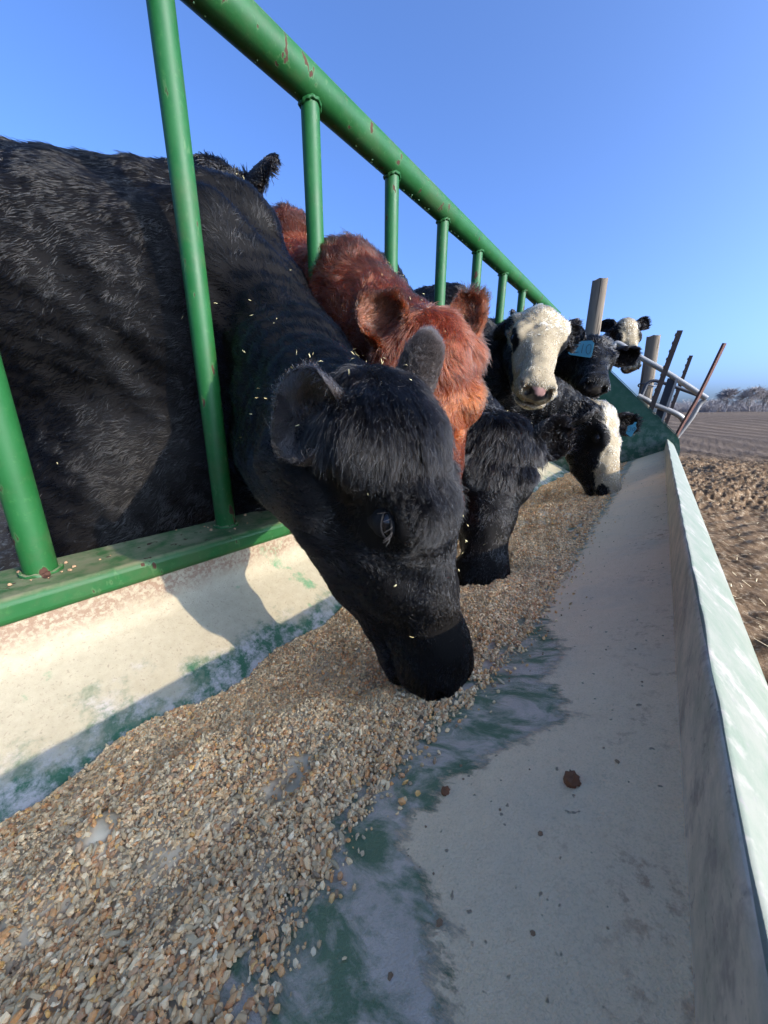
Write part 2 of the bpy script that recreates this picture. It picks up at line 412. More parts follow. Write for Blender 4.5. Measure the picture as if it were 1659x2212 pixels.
# ------------------------------------------------------------------ the feed bunk
BUNK = thing("feed_bunk", "long green steel feed bunk with barred rail, holding grain for the cattle", "feed bunk", (-.35, 1.16, 0))
XR = .059; ZR = -.256; SL = .5                             # right slope starts here
XV = (-.395 - .5 * .755 + .256 + .5 * XR) / (SL + .5); ZV = ZR + SL * (XV - XR)      # valley of the V
def wall_z(x): return np.where(x > XV, ZR + SL * (x - XR), -.395 - .5 * (x + .755))
def round_prof(pts, rads, n=5):
    out = []
    for i, p in enumerate(pts):
        p = A(*p)
        if i in (0, len(pts) - 1) or rads[i] == 0: out.append(p); continue
        a, b = A(*pts[i - 1]), A(*pts[i + 1]); ra = p + unit(a - p) * rads[i]; rb = p + unit(b - p) * rads[i]
        for t in np.linspace(0, 1, n): out.append((1 - t) ** 2 * ra + 2 * t * (1 - t) * p + t * t * rb)
    return np.array(out)
inner = round_prof([(-.762, -.318), (-.757, -.395), (XV, ZV), (XR, ZR)], [0, .035, .06, 0], 7)
tang = np.gradient(inner, axis=0); nrm = np.stack([tang[:, 1], -tang[:, 0]], 1); nrm /= np.linalg.norm(nrm, axis=1)[:, None]
shell = np.concatenate([inner, (inner + nrm * .004)[::-1]])
tb = MB(); tb.extrude(shell, Y0, Y1, 1)
tb.build("trough", M_TROUGH, BUNK)
lip_o = round_prof([(XR - .0015, ZR - .006), (XR - .001, ZR + .004), (.0560, -.178), (.0590, -.171), (.108, -.214), (.130, -.262), (.130, -.345)], [0, .004, .004, .004, .02, .02, 0], 5)
lt = np.gradient(lip_o, axis=0); ln_ = np.stack([lt[:, 1], -lt[:, 0]], 1); ln_ /= np.linalg.norm(ln_, axis=1)[:, None]
lp = MB(); lp.extrude(np.concatenate([lip_o, (lip_o + ln_ * .003)[::-1]]), Y0, Y1 - .012, 260)
lv = lp.V[0]; q_ = lv[:, 1:2] * np.ones((1, 2)); dn_ = .0008 * noise(q_, 1.6, 81) + .0004 * noise(q_, 7, 82) + .00025 * noise(q_, 31, 83)
k_ = sstep(ZR + .01, ZR + .06, lv[:, 2]); lv[:, 0] += dn_ * k_; lv[:, 2] += .0004 * noise(q_, 5, 84) * k_                 # knocks and waves along the edge
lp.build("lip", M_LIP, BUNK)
# end plates: from the lip up to the top rail
for yy, nm in ((Y1, "end_plate"), (Y0 - .006, "end_plate")):
    pts = [(.150, -.245), (.128, -.168), (.118, -.155), (-.80, .735), (-.86, .735), (-.86, -.33), (XV - .1, ZV - .03), (XV + .1, ZV - .03), (.150, -.33)]
    pl = MB(); pl.extrude(pts, yy, yy + .006, 1)
    pl.build(nm, M_PLATE, BUNK, smooth=False)
    fl = MB(); fl.extrude([(.119, -.152), (-.80, .740), (-.797, .743), (.122, -.149)], yy - .004, yy + .040, 1)
    fl.build("plate_flange", M_PLATE, BUNK, smooth=False)
# rails and posts
XF = -.84
top = MB(); top.tube([(XF, Y0, .787), (XF, Y1 - .02, .787)], .040, 40)
top.build("top_rail", M_GREEN, BUNK)
br = MB(); br.extrude([(-.748, -.280), (-.912, -.280), (-.912, -.324), (-.748, -.324)], Y0, Y1 - .002, 1)
br.build("bottom_rail", M_GREEN, BUNK, bevel=.012)
posts_y = [.073 + .348 * i for i in range(-3, 10)]
for i, y in enumerate(posts_y):
    pb = MB(); zt = .787 - math.sqrt(.04 ** 2 - .001)
    pb.tube([(XF, y, -.279), (XF, y, .765)], .0235, 28)
    po = pb.build("post", M_GREEN, BUNK)
    for zc, rr in ((.741, .0255), (-.2785, .0262)):        # weld bead at each end
        k = 40; ring = [(XF + rr * math.cos(t), y + rr * math.sin(t), zc + .010 * abs(math.cos(t)) * (1 if zc > 0 else 0) + .0012 * math.sin(9 * t)) for t in np.linspace(0, 2 * math.pi, k)]
        wb = MB(); wb.tube(ring, .0042 + .0009 * np.sin(np.arange(k) * 2.1), 8)
        wb.build("weld_bead", M_GREEN, po)
dr = MB()                                                  # beads of paint hanging along the underside of the rail
for y in np.sort(rng.uniform(-.2, 3.2, 170)):
    a = math.radians(-97 + rng.normal(0, 7)); c = A(XF + .040 * math.cos(a), y, .787 + .040 * math.sin(a)); rr = rng.uniform(.0013, .0034)
    t = np.linspace(0, 1, 5); dr.tube([c + A(.05, 0, -1.0) * rr * (s * 1.5 - .6) for s in t], rr * np.sqrt(np.maximum(.05, 1 - (2 * t - 1) ** 2)), 8)
dr.build("paint_drips", M_DRIP, BUNK, kind='stuff')
for y in (-.9, 1.1, 3.2):                                  # skid legs under the trough
    lg = MB(); lg.extrude([(.12, -.345), (.16, -.345), (.16, -.745), (.12, -.745)], y, y + .05, 1)
    lg.build("support_leg", M_GREEN, BUNK, smooth=False, bevel=.004); lg = MB(); lg.extrude([(-.90, -.324), (-.86, -.324), (-.86, -.745), (-.90, -.745)], y, y + .05, 1)
    lg.build("support_leg", M_GREEN, BUNK, smooth=False, bevel=.004)

# ------------------------------------------------------------------ grain in the bunk
BX = A(-.3, -.02, .05, .098, .143, .257, .36, .474, .72, 1.88, 3.4); BR = A(-.135, -.135, -.137, -.156, -.166, -.163, -.138, -.121, -.119, -.158, -.16)
def feed_z(x, y):
    p = np.stack([x, y], 1)
    xr = np.interp(y, BX, BR) + .010 * noise(p * [0, 1], 6, 31) + .005 * noise(p * [0, 1], 22, 32)
    zr = ZR + SL * (xr - XR)
    xl = -.568 + .012 * noise(p * [0, 1], 3, 33); zl = -.395 - .5 * (xl + .755)
    t = (x - xl) / (xr - xl)
    z = zl + (zr - zl) * (t + .10 * t * (1 - t))
    w = np.clip(t, 0, 1) * np.clip(1 - t, 0, 1) * 4
    z = z + w * (.016 * noise(p, 2.6, 34) + .008 * noise(p, 6.5, 35)) + .0022 * noise(p, 26, 36)
    bare = np.exp(-(((x + .262) / .030) ** 2 + ((y - .165) / .038) ** 2))
    z = z - .020 * bare
    z = z + .018 * np.exp(-(((x + .385) / .035) ** 2 + ((y - .02) / .022) ** 2))           # crusted lump
    return z
def build_feed():
    xs = np.linspace(-.62, -.06, 150); ys = np.concatenate([np.linspace(Y0 + .01, 1.2, 330), np.linspace(1.2, Y1 - .01, 170)[1:]])
    Xg, Yg = np.meshgrid(xs, ys, indexing='ij'); x, y = Xg.ravel(), Yg.ravel()
    z = feed_z(x, y) - .0045
    base = np.stack([x, y, z], 1); k = len(ys)
    i, j = np.meshgrid(np.arange(len(xs) - 1), np.arange(k - 1), indexing='ij')
    Fb = np.stack([i * k + j, (i + 1) * k + j, (i + 1) * k + j + 1, i * k + j + 1], -1).reshape(-1, 4)
    keep = (z > wall_z(x) - .010)
    Fb = Fb[keep[Fb].all(1)]
    used = np.unique(Fb); remap = np.full(len(base), -1); remap[used] = np.arange(len(used)); base = base[used]; Fb = remap[Fb]
    # kernels
    def scatter(n, y0, y1, pw=1.0):
        y = y0 + (y1 - y0) * rng.random(n) ** pw; x = rng.uniform(-.62, -.07, n); z = feed_z(x, y)
        ok = z > wall_z(x) + .0005
        return x[ok], y[ok], z[ok]
    parts = [scatter(175000, -.32, 1.25, .9), scatter(66000, 1.25, Y1 - .02, 1.0), scatter(6000, Y0, -.32)]
    x = np.concatenate([p[0] for p in parts]); y = np.concatenate([p[1] for p in parts]); z = np.concatenate([p[2] for p in parts])
    ns = 5200; ys = rng.uniform(-.3, 2.6, ns); xe = np.interp(ys, BX, BR) + rng.exponential(.010, ns) - .004; zs = wall_z(xe) + .0006      # strays thinning out on the slope
    x, y, z = np.concatenate([x, xe]), np.concatenate([y, ys]), np.concatenate([z, zs])
    n = len(x); p2 = np.stack([x, y], 1)
    fines = noise(p2, 7, 51) + .5 * noise(p2, 19, 52)                # where dust and fines cover the kernels
    sc = np.minimum(rng.lognormal(math.log(.00205), .36, n), .0034) * np.where(fines > .75, .72, 1) * np.where(y > 1.25, 1.25, 1)
    bare = np.exp(-(((x + .262) / .026) ** 2 + ((y - .165) / .034) ** 2)) > .45
    lump = np.exp(-(((x + .385) / .035) ** 2 + ((y - .02) / .022) ** 2)) > .45
    ok = ~((bare | lump) & (rng.random(n) > .16)); ok &= ~((fines > 1.15) & (rng.random(n) < .18))
    x, y, z, sc, p2, fines = x[ok], y[ok], z[ok], sc[ok], p2[ok], fines[ok]; n = len(x)
    ph = (1 + 5 ** .5) / 2
    ico = unit_rows(np.array([(-1, ph, 0), (1, ph, 0), (-1, -ph, 0), (1, -ph, 0), (0, -1, ph), (0, 1, ph), (0, -1, -ph), (0, 1, -ph), (ph, 0, -1), (ph, 0, 1), (-ph, 0, -1), (-ph, 0, 1)], float))
    If = np.array([(0, 11, 5), (0, 5, 1), (0, 1, 7), (0, 7, 10), (0, 10, 11), (1, 5, 9), (5, 11, 4), (11, 10, 2), (10, 7, 6), (7, 1, 8), (3, 9, 4), (3, 4, 2), (3, 2, 6), (3, 6, 8), (3, 8, 9), (4, 9, 5), (2, 4, 11), (6, 2, 10), (8, 6, 7), (9, 8, 1)])
    a = rng.normal(size=(n, 4)); a /= np.linalg.norm(a, axis=1)[:, None]; q0, q1, q2, q3 = a.T
    Q = np.stack([1 - 2 * (q2 * q2 + q3 * q3), 2 * (q1 * q2 - q0 * q3), 2 * (q1 * q3 + q0 * q2), 2 * (q1 * q2 + q0 * q3), 1 - 2 * (q1 * q1 + q3 * q3), 2 * (q2 * q3 - q0 * q1),
                  2 * (q1 * q3 - q0 * q2), 2 * (q2 * q3 + q0 * q1), 1 - 2 * (q1 * q1 + q2 * q2)], 1).reshape(n, 3, 3)
    S = np.stack([rng.uniform(.85, 1.5, n), rng.uniform(.65, 1.1, n), rng.uniform(.55, .95, n)], 1)
    pel = rng.random(n) < .09
    S[pel] = np.stack([rng.uniform(1.6, 2.5, pel.sum()), np.full(pel.sum(), .72), np.full(pel.sum(), .72)], 1)
    loc = ico[None] * (1 + rng.normal(0, .17, (n, 12, 1))) * S[:, None, :]
    flat = rng.random(n) < .35
    loc[flat, :, 2] = np.minimum(loc[flat, :, 2], .18)               # broken faces
    loc[flat, :, 0] = np.minimum(loc[flat, :, 0], .8)
    Vg = np.einsum('nij,nkj->nki', Q, loc) * sc[:, None, None] + np.stack([x, y, z + sc * np.where(z > wall_z(x) + .0012, rng.uniform(-.5, .9, n), .45)], 1)[:, None, :]
    Fg = (If[None] + (np.arange(n) * 12)[:, None, None]).reshape(-1, 3)
    pal = np.array([1.92, 1.45, .90]) * np.array([(.36, .255, .145), (.47, .375, .255), (.60, .52, .40), (.60, .57, .51), (.40, .195, .055), (.29, .125, .040), (.115, .070, .045), (.27, .215, .155), (.52, .315, .075)])
    pr = np.array([.19, .16, .12, .06, .14, .10, .09, .10, .04])
    c = pal[rng.choice(len(pal), n, p=pr / pr.sum())]
    c[pel] = (.46, .31, .15)
    c = c * rng.uniform(.78, 1.2, (n, 1))
    dusty = (.40 + .25 * np.clip(fines, -1, 1))[:, None] * rng.random((n, 1)) * .9
    c = c * (1 - dusty) + A(.82, .60, .32) * dusty
    m, nt, b = mat_new("feed_grain"); N = NT(nt)
    at = N.n('ShaderNodeAttribute', attribute_name='col'); tc = N.n('ShaderNodeTexCoord').outputs['Object']
    mott = N.mix(N.math('MULTIPLY', N.noise(tc, 420, 3, .7), .42), at.outputs['Color'], (.78, .61, .38))
    N.l(mott, b.inputs['Base Color']); b.inputs['Roughness'].default_value = .62; b.inputs['Specular IOR Level'].default_value = .35
    nb = len(base); V = np.concatenate([base, Vg.reshape(-1, 3)])
    F = [tuple(f) for f in Fb]
    me = bpy.data.meshes.new("grain_feed")
    Vw = (V + A(0, 0, H)).astype(np.float32)
    me.vertices.add(len(Vw)); me.vertices.foreach_set('co', Vw.ravel())
    li = np.concatenate([Fb.ravel(), (Fg + nb).ravel()]).astype(np.int32); nq, nt3 = len(Fb), len(Fg)
    me.loops.add(len(li)); me.loops.foreach_set('vertex_index', li)
    me.polygons.add(nq + nt3); me.polygons.foreach_set('loop_start', np.concatenate([np.arange(nq) * 4, nq * 4 + np.arange(nt3) * 3]).astype(np.int32))
    sm = np.zeros(nq + nt3, bool); sm[:nq] = True
    me.update(calc_edges=True); me.polygons.foreach_set('use_smooth', sm)
    bc = np.tile(A(.66, .51, .32), (nb, 1)) * (1 + .15 * noise(base[:, :2], 40, 61))[:, None]
    cc = np.ones((len(V), 4), np.float32); cc[:nb, :3] = bc; cc[nb:, :3] = np.repeat(c, 12, 0)
    at_ = me.attributes.new('col', 'FLOAT_COLOR', 'POINT'); at_.data.foreach_set('color', cc.ravel())
    add("grain_feed", me, m, kind='stuff', label="cracked corn and pellet feed lying along the bottom of the bunk", category="feed")
build_feed()

def crumbs():
    """bits of feed stuck on the far slope of the trough"""
    n = 130; x = -.10 + .16 * rng.random(n) ** 1.6; y = rng.uniform(-.05, 2.6, n) ** 1.0; s = np.minimum(rng.lognormal(math.log(.0013), .4, n), .0022)
    mb = MB(); g = rng
    for i in range(n):
        z = float(wall_z(A(x[i]))[0]) + s[i] * .4; k = 6
        V = [A(x[i], y[i], z) + s[i] * A(math.cos(t) * g.uniform(.7, 1.3), math.sin(t) * g.uniform(.7, 1.5), -.3) for t in np.linspace(0, 2 * math.pi, k, endpoint=False)]
        V.append(A(x[i], y[i], z + s[i] * .7)); mb.put(V, [[j, (j + 1) % k, k] for j in range(k)])
    for py_ in posts_y[3:8]:
        for _ in range(16):
            c = A(XF + g.normal(0, .030), py_ + g.normal(0, .045), -.2785); s_ = g.uniform(.0012, .0042)
            V = [c + s_ * A(math.cos(t) * g.uniform(.7, 1.4), math.sin(t) * g.uniform(.7, 1.4), 0) for t in np.linspace(0, 2 * math.pi, 6, endpoint=False)]
            V += [v_ * .6 + c * .4 + A(0, 0, s_ * g.uniform(.7, 1.2)) for v_ in V]; mb.put(V, [[j, (j + 1) % 6, 6 + (j + 1) % 6, 6 + j] for j in range(6)] + [[6, 7, 8, 9, 10, 11]])
    mb.build("feed_crumbs", plain("feed_crumb", (.30, .18, .10), .8, .2, var=.6, scale=60), None, smooth=False, kind='stuff',
             label="tiny crumbs of feed scattered over the dusty slope and round the rail's post feet", category="crumbs")
crumbs()
def lump(px, py, r, label):
    d = ray(px, py); t = (ZR - SL * XR) / (d[2] - SL * d[0]); c = d * t
    th, ph = np.meshgrid(np.linspace(0, 2 * math.pi, 20, endpoint=False), np.linspace(.02, math.pi - .02, 11), indexing='ij')
    D = np.stack([np.sin(ph) * np.cos(th), np.sin(ph) * np.sin(th), np.cos(ph)], -1).reshape(-1, 3)
    V = c + D * A(1.15, 1.25, .8) * r * (1 + .22 * noise(D, .6, 71) + .12 * noise(D, 1.7, 72))[:, None] + A(0, 0, r * .45)
    F = [[i * 11 + j, i * 11 + j + 1, ((i + 1) % 20) * 11 + j + 1, ((i + 1) % 20) * 11 + j] for i in range(20) for j in range(10)]
    add("feed_lump", mesh_from("feed_lump", V, F), plain("brown_feed_lump", (.20, .085, .04), .8, .2, bumpy=.001, scale=150), None, label=label, category="feed lump", group="feed lumps on the trough slope")
lump(1235, 1690, .0056, "round reddish brown lump lying alone midway up the dusty slope")
lump(962, 1712, .0035, "small tan lump at the ragged lower edge of the dust")

# ------------------------------------------------------------------ posts, gate and T-posts beyond the end plate
M_WOOD = None
def mat_wood():
    m, nt, b = mat_new("weathered_wood"); N = NT(nt); tc = N.n('ShaderNodeTexCoord').outputs['Object']
    g = N.noise(N.scale(tc, (28, 28, 1.6)), 1., 7, .7, .4)
    c = N.mix(g, (.060, .046, .034), (.27, .215, .155))
    c = N.mix(N.ramp(N.noise(N.scale(tc, (40, 40, .9)), 1., 3, .5), [(.39, 1.), (.44, 0.)]), c, (.03, .024, .018))
    N.l(c, b.inputs['Base Color']); b.inputs['Roughness'].default_value = .85; b.inputs['Specular IOR Level'].default_value = .2
    N.bump(g, .6, .006, b); return m
M_WOOD = mat_wood()
M_GALV = plain("galvanised_pipe", (.25, .235, .215), .5, .5, .35, var=.15)
M_DARKST = plain("dark_steel", (.055, .057, .065), .6, .5, .3)
M_TPOST = plain("rusty_tpost_steel", (.075, .052, .042), .75, .3, .2, var=.5)
M_RUST = plain("rust_red_steel", (.115, .050, .035), .75, .3, .1, var=.4)
def wood_post(p0, p1, y, w, label, seed):
    a = at_y(*p0, y); b = at_y(*p1, y); d = unit(a - b); base = a - d * ((a[2] + H + .05) / d[2])
    o = thing("wooden_post", label, "fence post", (base[0], base[1], 0), "wooden corner posts beyond the bunk")
    depth = (R.T @ a)[2]; r = w / FPX * depth / 2
    n = 14; pts = [base + (a - base) * t for t in np.linspace(0, 1, n)]
    mb = MB(); seg = 28; V = []
    e1 = unit(np.cross(d, A(0, 1, 0))); e2 = np.cross(d, e1); g = np.random.default_rng(seed); oc = .06 * g.normal(size=6)
    for i, p in enumerate(pts):
        for j in range(seg):
            t = 2 * math.pi * j / seg
            rr = r * (1 + .04 * math.sin(3 * t + oc[0] * 30) + .03 * math.sin(2 * t + i * .15) - .16 * math.exp(-((t - 4.9) / .10) ** 2) - .10 * math.exp(-((t - 3.3) / .08) ** 2)) * (1.06 - .06 * i / n)
            V.append(p + rr * (e1 * math.cos(t) + e2 * math.sin(t)) + d * (.006 * math.sin(5 * t) if i == n - 1 else 0))
    F = [[i * seg + j, i * seg + (j + 1) % seg, (i + 1) * seg + (j + 1) % seg, (i + 1) * seg + j] for i in range(n - 1) for j in range(seg)] + [[(n - 1) * seg + j for j in range(seg)]]
    mb.put(V, F); mb.build("log", M_WOOD, o)
    return o
wood_post((1297, 606), (1284, 692), 3.72, 29, "tall weathered wooden post with a long dark crack behind the tagged cow", 1)
wp = wood_post((1412, 727), (1393, 860), 4.2, 24, "shorter wooden post with wire bound round it beside the pipe gate", 2)
w = MB(); c0 = at_y(1399, 832, 4.2)
w.tube([c0 + A(.072 * math.cos(t), .072 * math.sin(t), .012 * math.sin(t * 2)) for t in np.linspace(0, 6.2832, 30)], .006, 6)
w.build("wire_binding", M_DARKST, wp)
def zz(x, y): return 1294 + .22 * x, 630.4 + .22 * y      # a point of an enlarged view of the gate
def smooth_path(P, n=10):
    P = np.array(P, float)
    if len(P) < 3: return P
    Q = np.concatenate([[2 * P[0] - P[1]], P, [2 * P[-1] - P[-2]]]); out = []
    for i in range(len(P) - 1):
        a, b, c, d = Q[i:i + 4]
        for t in np.linspace(0, 1, n, endpoint=False): out.append(.5 * ((2 * b) + (c - a) * t + (2 * a - 5 * b + 4 * c - d) * t * t + (3 * b - a - 3 * c + d) * t ** 3))
    return np.array(out + [P[-1]])
def pipe(parent, name, pts, y0, y1, w, mat):
    n = len(pts); P = smooth_path([at_y(*zz(*p), y0 + (y1 - y0) * i / (n - 1)) for i, p in enumerate(pts)])
    r = w * .22 / FPX * (R.T @ P[0])[2] / 2; mb = MB(); mb.tube(P, r, 14); mb.build(name, mat, parent)
gl = at_y(*zz(600, 1130), 3.62)
GATE = thing("pipe_gate", "leaning galvanised pipe gate propped behind the bunk's end plate", "gate", (gl[0], gl[1], 0))
pipe(GATE, "top_pipe", [(60, 760), (105, 620), (140, 545), (190, 508), (400, 640), (620, 765), (840, 905), (1055, 1048)], 3.62, 3.70, 46, M_GALV)
pipe(GATE, "lower_pipe", [(380, 1020), (470, 1065), (540, 1105), (720, 1180), (800, 1225), (828, 1262)], 3.62, 3.68, 48, M_GALV)
pipe(GATE, "hoop", [(300, 1260), (400, 1060), (440, 970), (480, 900), (560, 875), (750, 935), (960, 1010), (1010, 1035)], 3.78, 3.84, 30, M_DARKST)
pipe(GATE, "end_pipe", [(1040, 1058), (990, 1100), (940, 1190), (875, 1285), (770, 1420), (690, 1530), (540, 1760)], 3.72, 3.70, 40, M_GALV)
ub = MB(); t0 = at_y(*zz(722, 850), 3.69); t1 = at_y(*zz(560, 1330), 3.69); dd = unit(t1 - t0)
ub.box((t0 + t1) / 2, (dd, unit(np.cross(dd, A(0, 1, 0))), A(0, 1, 0)), (np.linalg.norm(t1 - t0) / 2, .031, .004)); ub.build("upright", M_DARKST, GATE, smooth=False)
u2 = MB(); t0 = at_y(*zz(766, 852), 3.66); t1 = at_y(*zz(600, 1330), 3.66); dd = unit(t1 - t0)
u2.box((t0 + t1) / 2, (dd, unit(np.cross(dd, A(0, 1, 0))), A(0, 1, 0)), (np.linalg.norm(t1 - t0) / 2, .008, .02)); u2.build("upright_flange", M_GALV, GATE, smooth=False)
def t_post(p0, p1, y, w, label, studs=True, bend=None, mat=None, cat="steel post"):
    a = at_y(*zz(*p0), y); b = at_y(*zz(*p1), y); d = unit(a - b); base = a - d * ((a[2] + H + .03) / max(d[2], .3))
    o = thing("steel_post", label, cat, (base[0], base[1], 0), "steel posts leaning at the end of the bunk")
    L = np.linalg.norm(a - base); wd = w * .22 / FPX * (R.T @ a)[2] / 2
    s = unit(np.cross(d, A(0, 1, 0))); f = np.cross(s, d); mb = MB(); mid = (a + base) / 2
    if bend is not None:
        pb = at_y(*zz(*bend), y); P = smooth_path([a, pb, b, base + (b - base) * 0.02]); 
        for off, hs in ((0, 1),):
            mb.tube(P, wd, 4)
    else:
        mb.box(mid, (d, s, f), (L / 2, wd, .0025)); mb.box(mid + f * .012, (d, s, f), (L / 2, .0025, .012))
    if studs:
        st = mb
        for t in np.arange(.03, L, .055): st.box(a - d * t - f * .004 + s * wd * .8, (d, s, f), (.009, .008, .006))
    mb.build("shaft", mat or M_TPOST, o, smooth=False)
t_post((797, 378), (530, 1100), 3.55, 46, "taller studded steel T-post leaning in front of the pipe gate")
t_post((905, 625), (665, 1270), 4.5, 30, "shorter studded steel T-post standing behind the pipe gate")
t_post((1232, 505), (770, 1392), 3.5, 36, "smooth rust-red steel bar leaning at the outer corner of the bunk", False, (985, 1010), M_RUST)
#COWS#

# ------------------------------------------------------------------ cattle: one continuous body surface each, coat of hair over it
def smin(a, b, k):
    h = np.clip(.5 + .5 * (b - a) / k, 0, 1); return b + (a - b) * h - k * h * (1 - h)
class Field:
    """a distance field on a box grid that is fine round the head and coarse elsewhere"""
    def __init__(s, ax):
        s.ax = ax; s.F = np.full([len(a) for a in ax], .5, np.float32)
    def sub(s, lo, hi):
        sl = []
        for a, l, h in zip(s.ax, lo, hi):
            i = max(0, np.searchsorted(a, l) - 1); j = min(len(a), np.searchsorted(a, h) + 1)
            if j <= i: return None, None
            sl.append(slice(i, j))
        g = np.meshgrid(*[a[q] for a, q in zip(s.ax, sl)], indexing='ij')
        return tuple(sl), np.stack(g, -1).astype(np.float32)
    def put(s, pts, rad, dist, k, mode='add'):
        pts = np.atleast_2d(pts); m = rad + 2.5 * k + .04
        sl, P = s.sub(pts.min(0) - m, pts.max(0) + m)
        if sl is None: return
        d = dist(P)
        if mode == 'add': s.F[sl] = smin(s.F[sl], d, k)
        else: s.F[sl] = -smin(-s.F[sl], d, k)
    def capsule(s, a, b, ra, rb, k=.04, mode='add'):
        a = np.asarray(a, float); b = np.asarray(b, float); ab = b - a; L2 = ab @ ab + 1e-9
        def dist(P):
            h = np.clip(((P - a) @ ab) / L2, 0, 1); return np.sqrt((((P - a) - h[..., None] * ab) ** 2).sum(-1)) - (ra + (rb - ra) * h)
        s.put([a, b], max(ra, rb), dist, k, mode)
    def ell(s, c, M, r, k=.04, mode='add'):
        c = np.asarray(c, float); r = np.asarray(r, float); M = np.asarray(M, float)
        def dist(P):
            q = (P - c) @ M; k0 = np.sqrt(((q / r) ** 2).sum(-1)); k1 = np.sqrt(((q / (r * r)) ** 2).sum(-1)) + 1e-6
            return k0 * (k0 - 1) / k1
        s.put([c], r.max(), dist, k, mode)
    def cap_w(s, a, b, ra, rb, O, M, sw, k=.04):
        """capsule in a local frame, stretched sideways by sw"""
        a = np.asarray(a, float); b = np.asarray(b, float); ab = b - a; L2 = ab @ ab + 1e-9
        def dist(P):
            q = (P - O) @ M; q = q * A(1, 1, 1 / sw); h = np.clip(((q - a) @ ab) / L2, 0, 1)
            return np.sqrt(((q - a - h[..., None] * ab) ** 2).sum(-1)) - (ra + (rb - ra) * h)
        s.put([O + M @ a, O + M @ b], max(ra, rb) * max(1, sw), dist, k)

def surface_nets(F, ax):
    sg = F < 0; n = np.array(F.shape); c = np.zeros(n - 1, np.int8)
    for dx in (0, 1):
        for dy in (0, 1):
            for dz in (0, 1): c += sg[dx:n[0] - 1 + dx, dy:n[1] - 1 + dy, dz:n[2] - 1 + dz]
    act = np.argwhere((c > 0) & (c < 8)); idx = np.full(n - 1, -1, np.int32); idx[tuple(act.T)] = np.arange(len(act))
    cor = np.array([(a, b, d) for a in (0, 1) for b in (0, 1) for d in (0, 1)])
    fv = np.stack([F[tuple((act + q).T)] for q in cor], 1)
    acc = np.zeros((len(act), 3)); cnt = np.zeros(len(act))
    for i in range(8):
        for j in range(i + 1, 8):
            if np.abs(cor[i] - cor[j]).sum() != 1: continue
            a, b = fv[:, i], fv[:, j]; m = (a < 0) != (b < 0); t = np.where(m, a / np.where(m, a - b, 1), 0)
            acc += m[:, None] * (cor[i] + t[:, None] * (cor[j] - cor[i])); cnt += m
    loc = acc / cnt[:, None]
    V = np.stack([ax[k][act[:, k]] + loc[:, k] * (ax[k][act[:, k] + 1] - ax[k][act[:, k]]) for k in range(3)], 1)
    Q = []
    for d in range(3):
        e, f = [(1, 2), (2, 0), (0, 1)][d]
        s0 = [slice(None)] * 3; s1 = [slice(None)] * 3; s0[d] = slice(0, -1); s1[d] = slice(1, None)
        for k in (e, f): s0[k] = slice(1, -1); s1[k] = slice(1, -1)
        A0, A1 = sg[tuple(s0)], sg[tuple(s1)]; ed = np.argwhere(A0 != A1)
        if not len(ed): continue
        p = ed.copy(); p[:, e] += 1; p[:, f] += 1; q = []
        for (u, v) in ((-1, -1), (0, -1), (0, 0), (-1, 0)):
            r = p.copy(); r[:, e] += u; r[:, f] += v; q.append(idx[tuple(r.T)])
        q = np.stack(q, 1); fl = ~A0[tuple(ed.T)]; q[fl] = q[fl][:, ::-1]; Q.append(q)
    return V, np.concatenate(Q)

def vnormals(V, Q):
    n = np.cross(V[Q[:, 2]] - V[Q[:, 0]], V[Q[:, 3]] - V[Q[:, 1]]); N_ = np.zeros_like(V)
    for i in range(4): np.add.at(N_, Q[:, i], n)
    return unit_rows(N_)

def axis_grid(lo, hi, flo, fhi, fine, coarse):
    flo, fhi = max(lo, flo), min(hi, fhi)
    a = np.arange(lo, flo, coarse); b = np.arange(flo, fhi, fine); c = np.arange(fhi, hi + coarse, coarse)
    return np.concatenate([a[a < flo - coarse * .3], b, c])

def ear_mesh(base, ax, up, L, W, curl=1.0, n=22, m=17):
    """a cupped leaf: ax points to the tip, up is the way the hollow faces"""
    ax = unit(ax); up = unit(up - ax * (up @ ax)); sd = np.cross(ax, up); V = []
    for side in (0, 1):
        for i in range(n):
            s = i / (n - 1); wid = W / 2 * (.42 + .58 * math.sin(min(1, s / .52) * math.pi / 2)) * math.sqrt(max(0.0, 1 - max(0, (s - .5) / .5) ** 3.2)) + .004
            th = (1.75 * (1 - s) ** 1.3 + .80) * curl
            r = wid / math.sin(min(th, 1.5708)) if th > .1 else wid
            for j in range(m):
                t = (2 * j / (m - 1) - 1); a_ = t * th
                b, q = r * math.sin(a_), r * (1 - math.cos(a_))
                th_in = .0075 * (1 - .55 * abs(t)) * (1 - .5 * s)
                rr = 1.0 if side == 0 else (1 - th_in / r)
                q2 = r - (r * math.cos(a_)) * rr; b2 = b * rr
                V.append(base + ax * (s * L + .10 * L * math.sin(s * 3.14) * 0) + sd * b2 + up * (q2 - .30 * wid) - up * (.12 * L * s * s))
    V = np.array(V); F = []
    nm = n * m
    for i in range(n - 1):
        for j in range(m - 1):
            a = i * m + j
            F.append([a, a + 1, a + m + 1, a + m]); F.append([nm + a, nm + a + m, nm + a + m + 1, nm + a + 1])
        for j, fl in ((0, 0), (m - 1, 1)):
            a = i * m + j; q = [a, a + m, nm + a + m, nm + a]; F.append(q if not fl else q[::-1])
    for j in range(m - 1):
        a = (n - 1) * m + j; F.append([a, a + 1, nm + a + 1, nm + a])
        F.append([j + 1, j, nm + j, nm + j + 1])
    return V, np.array(F), nm

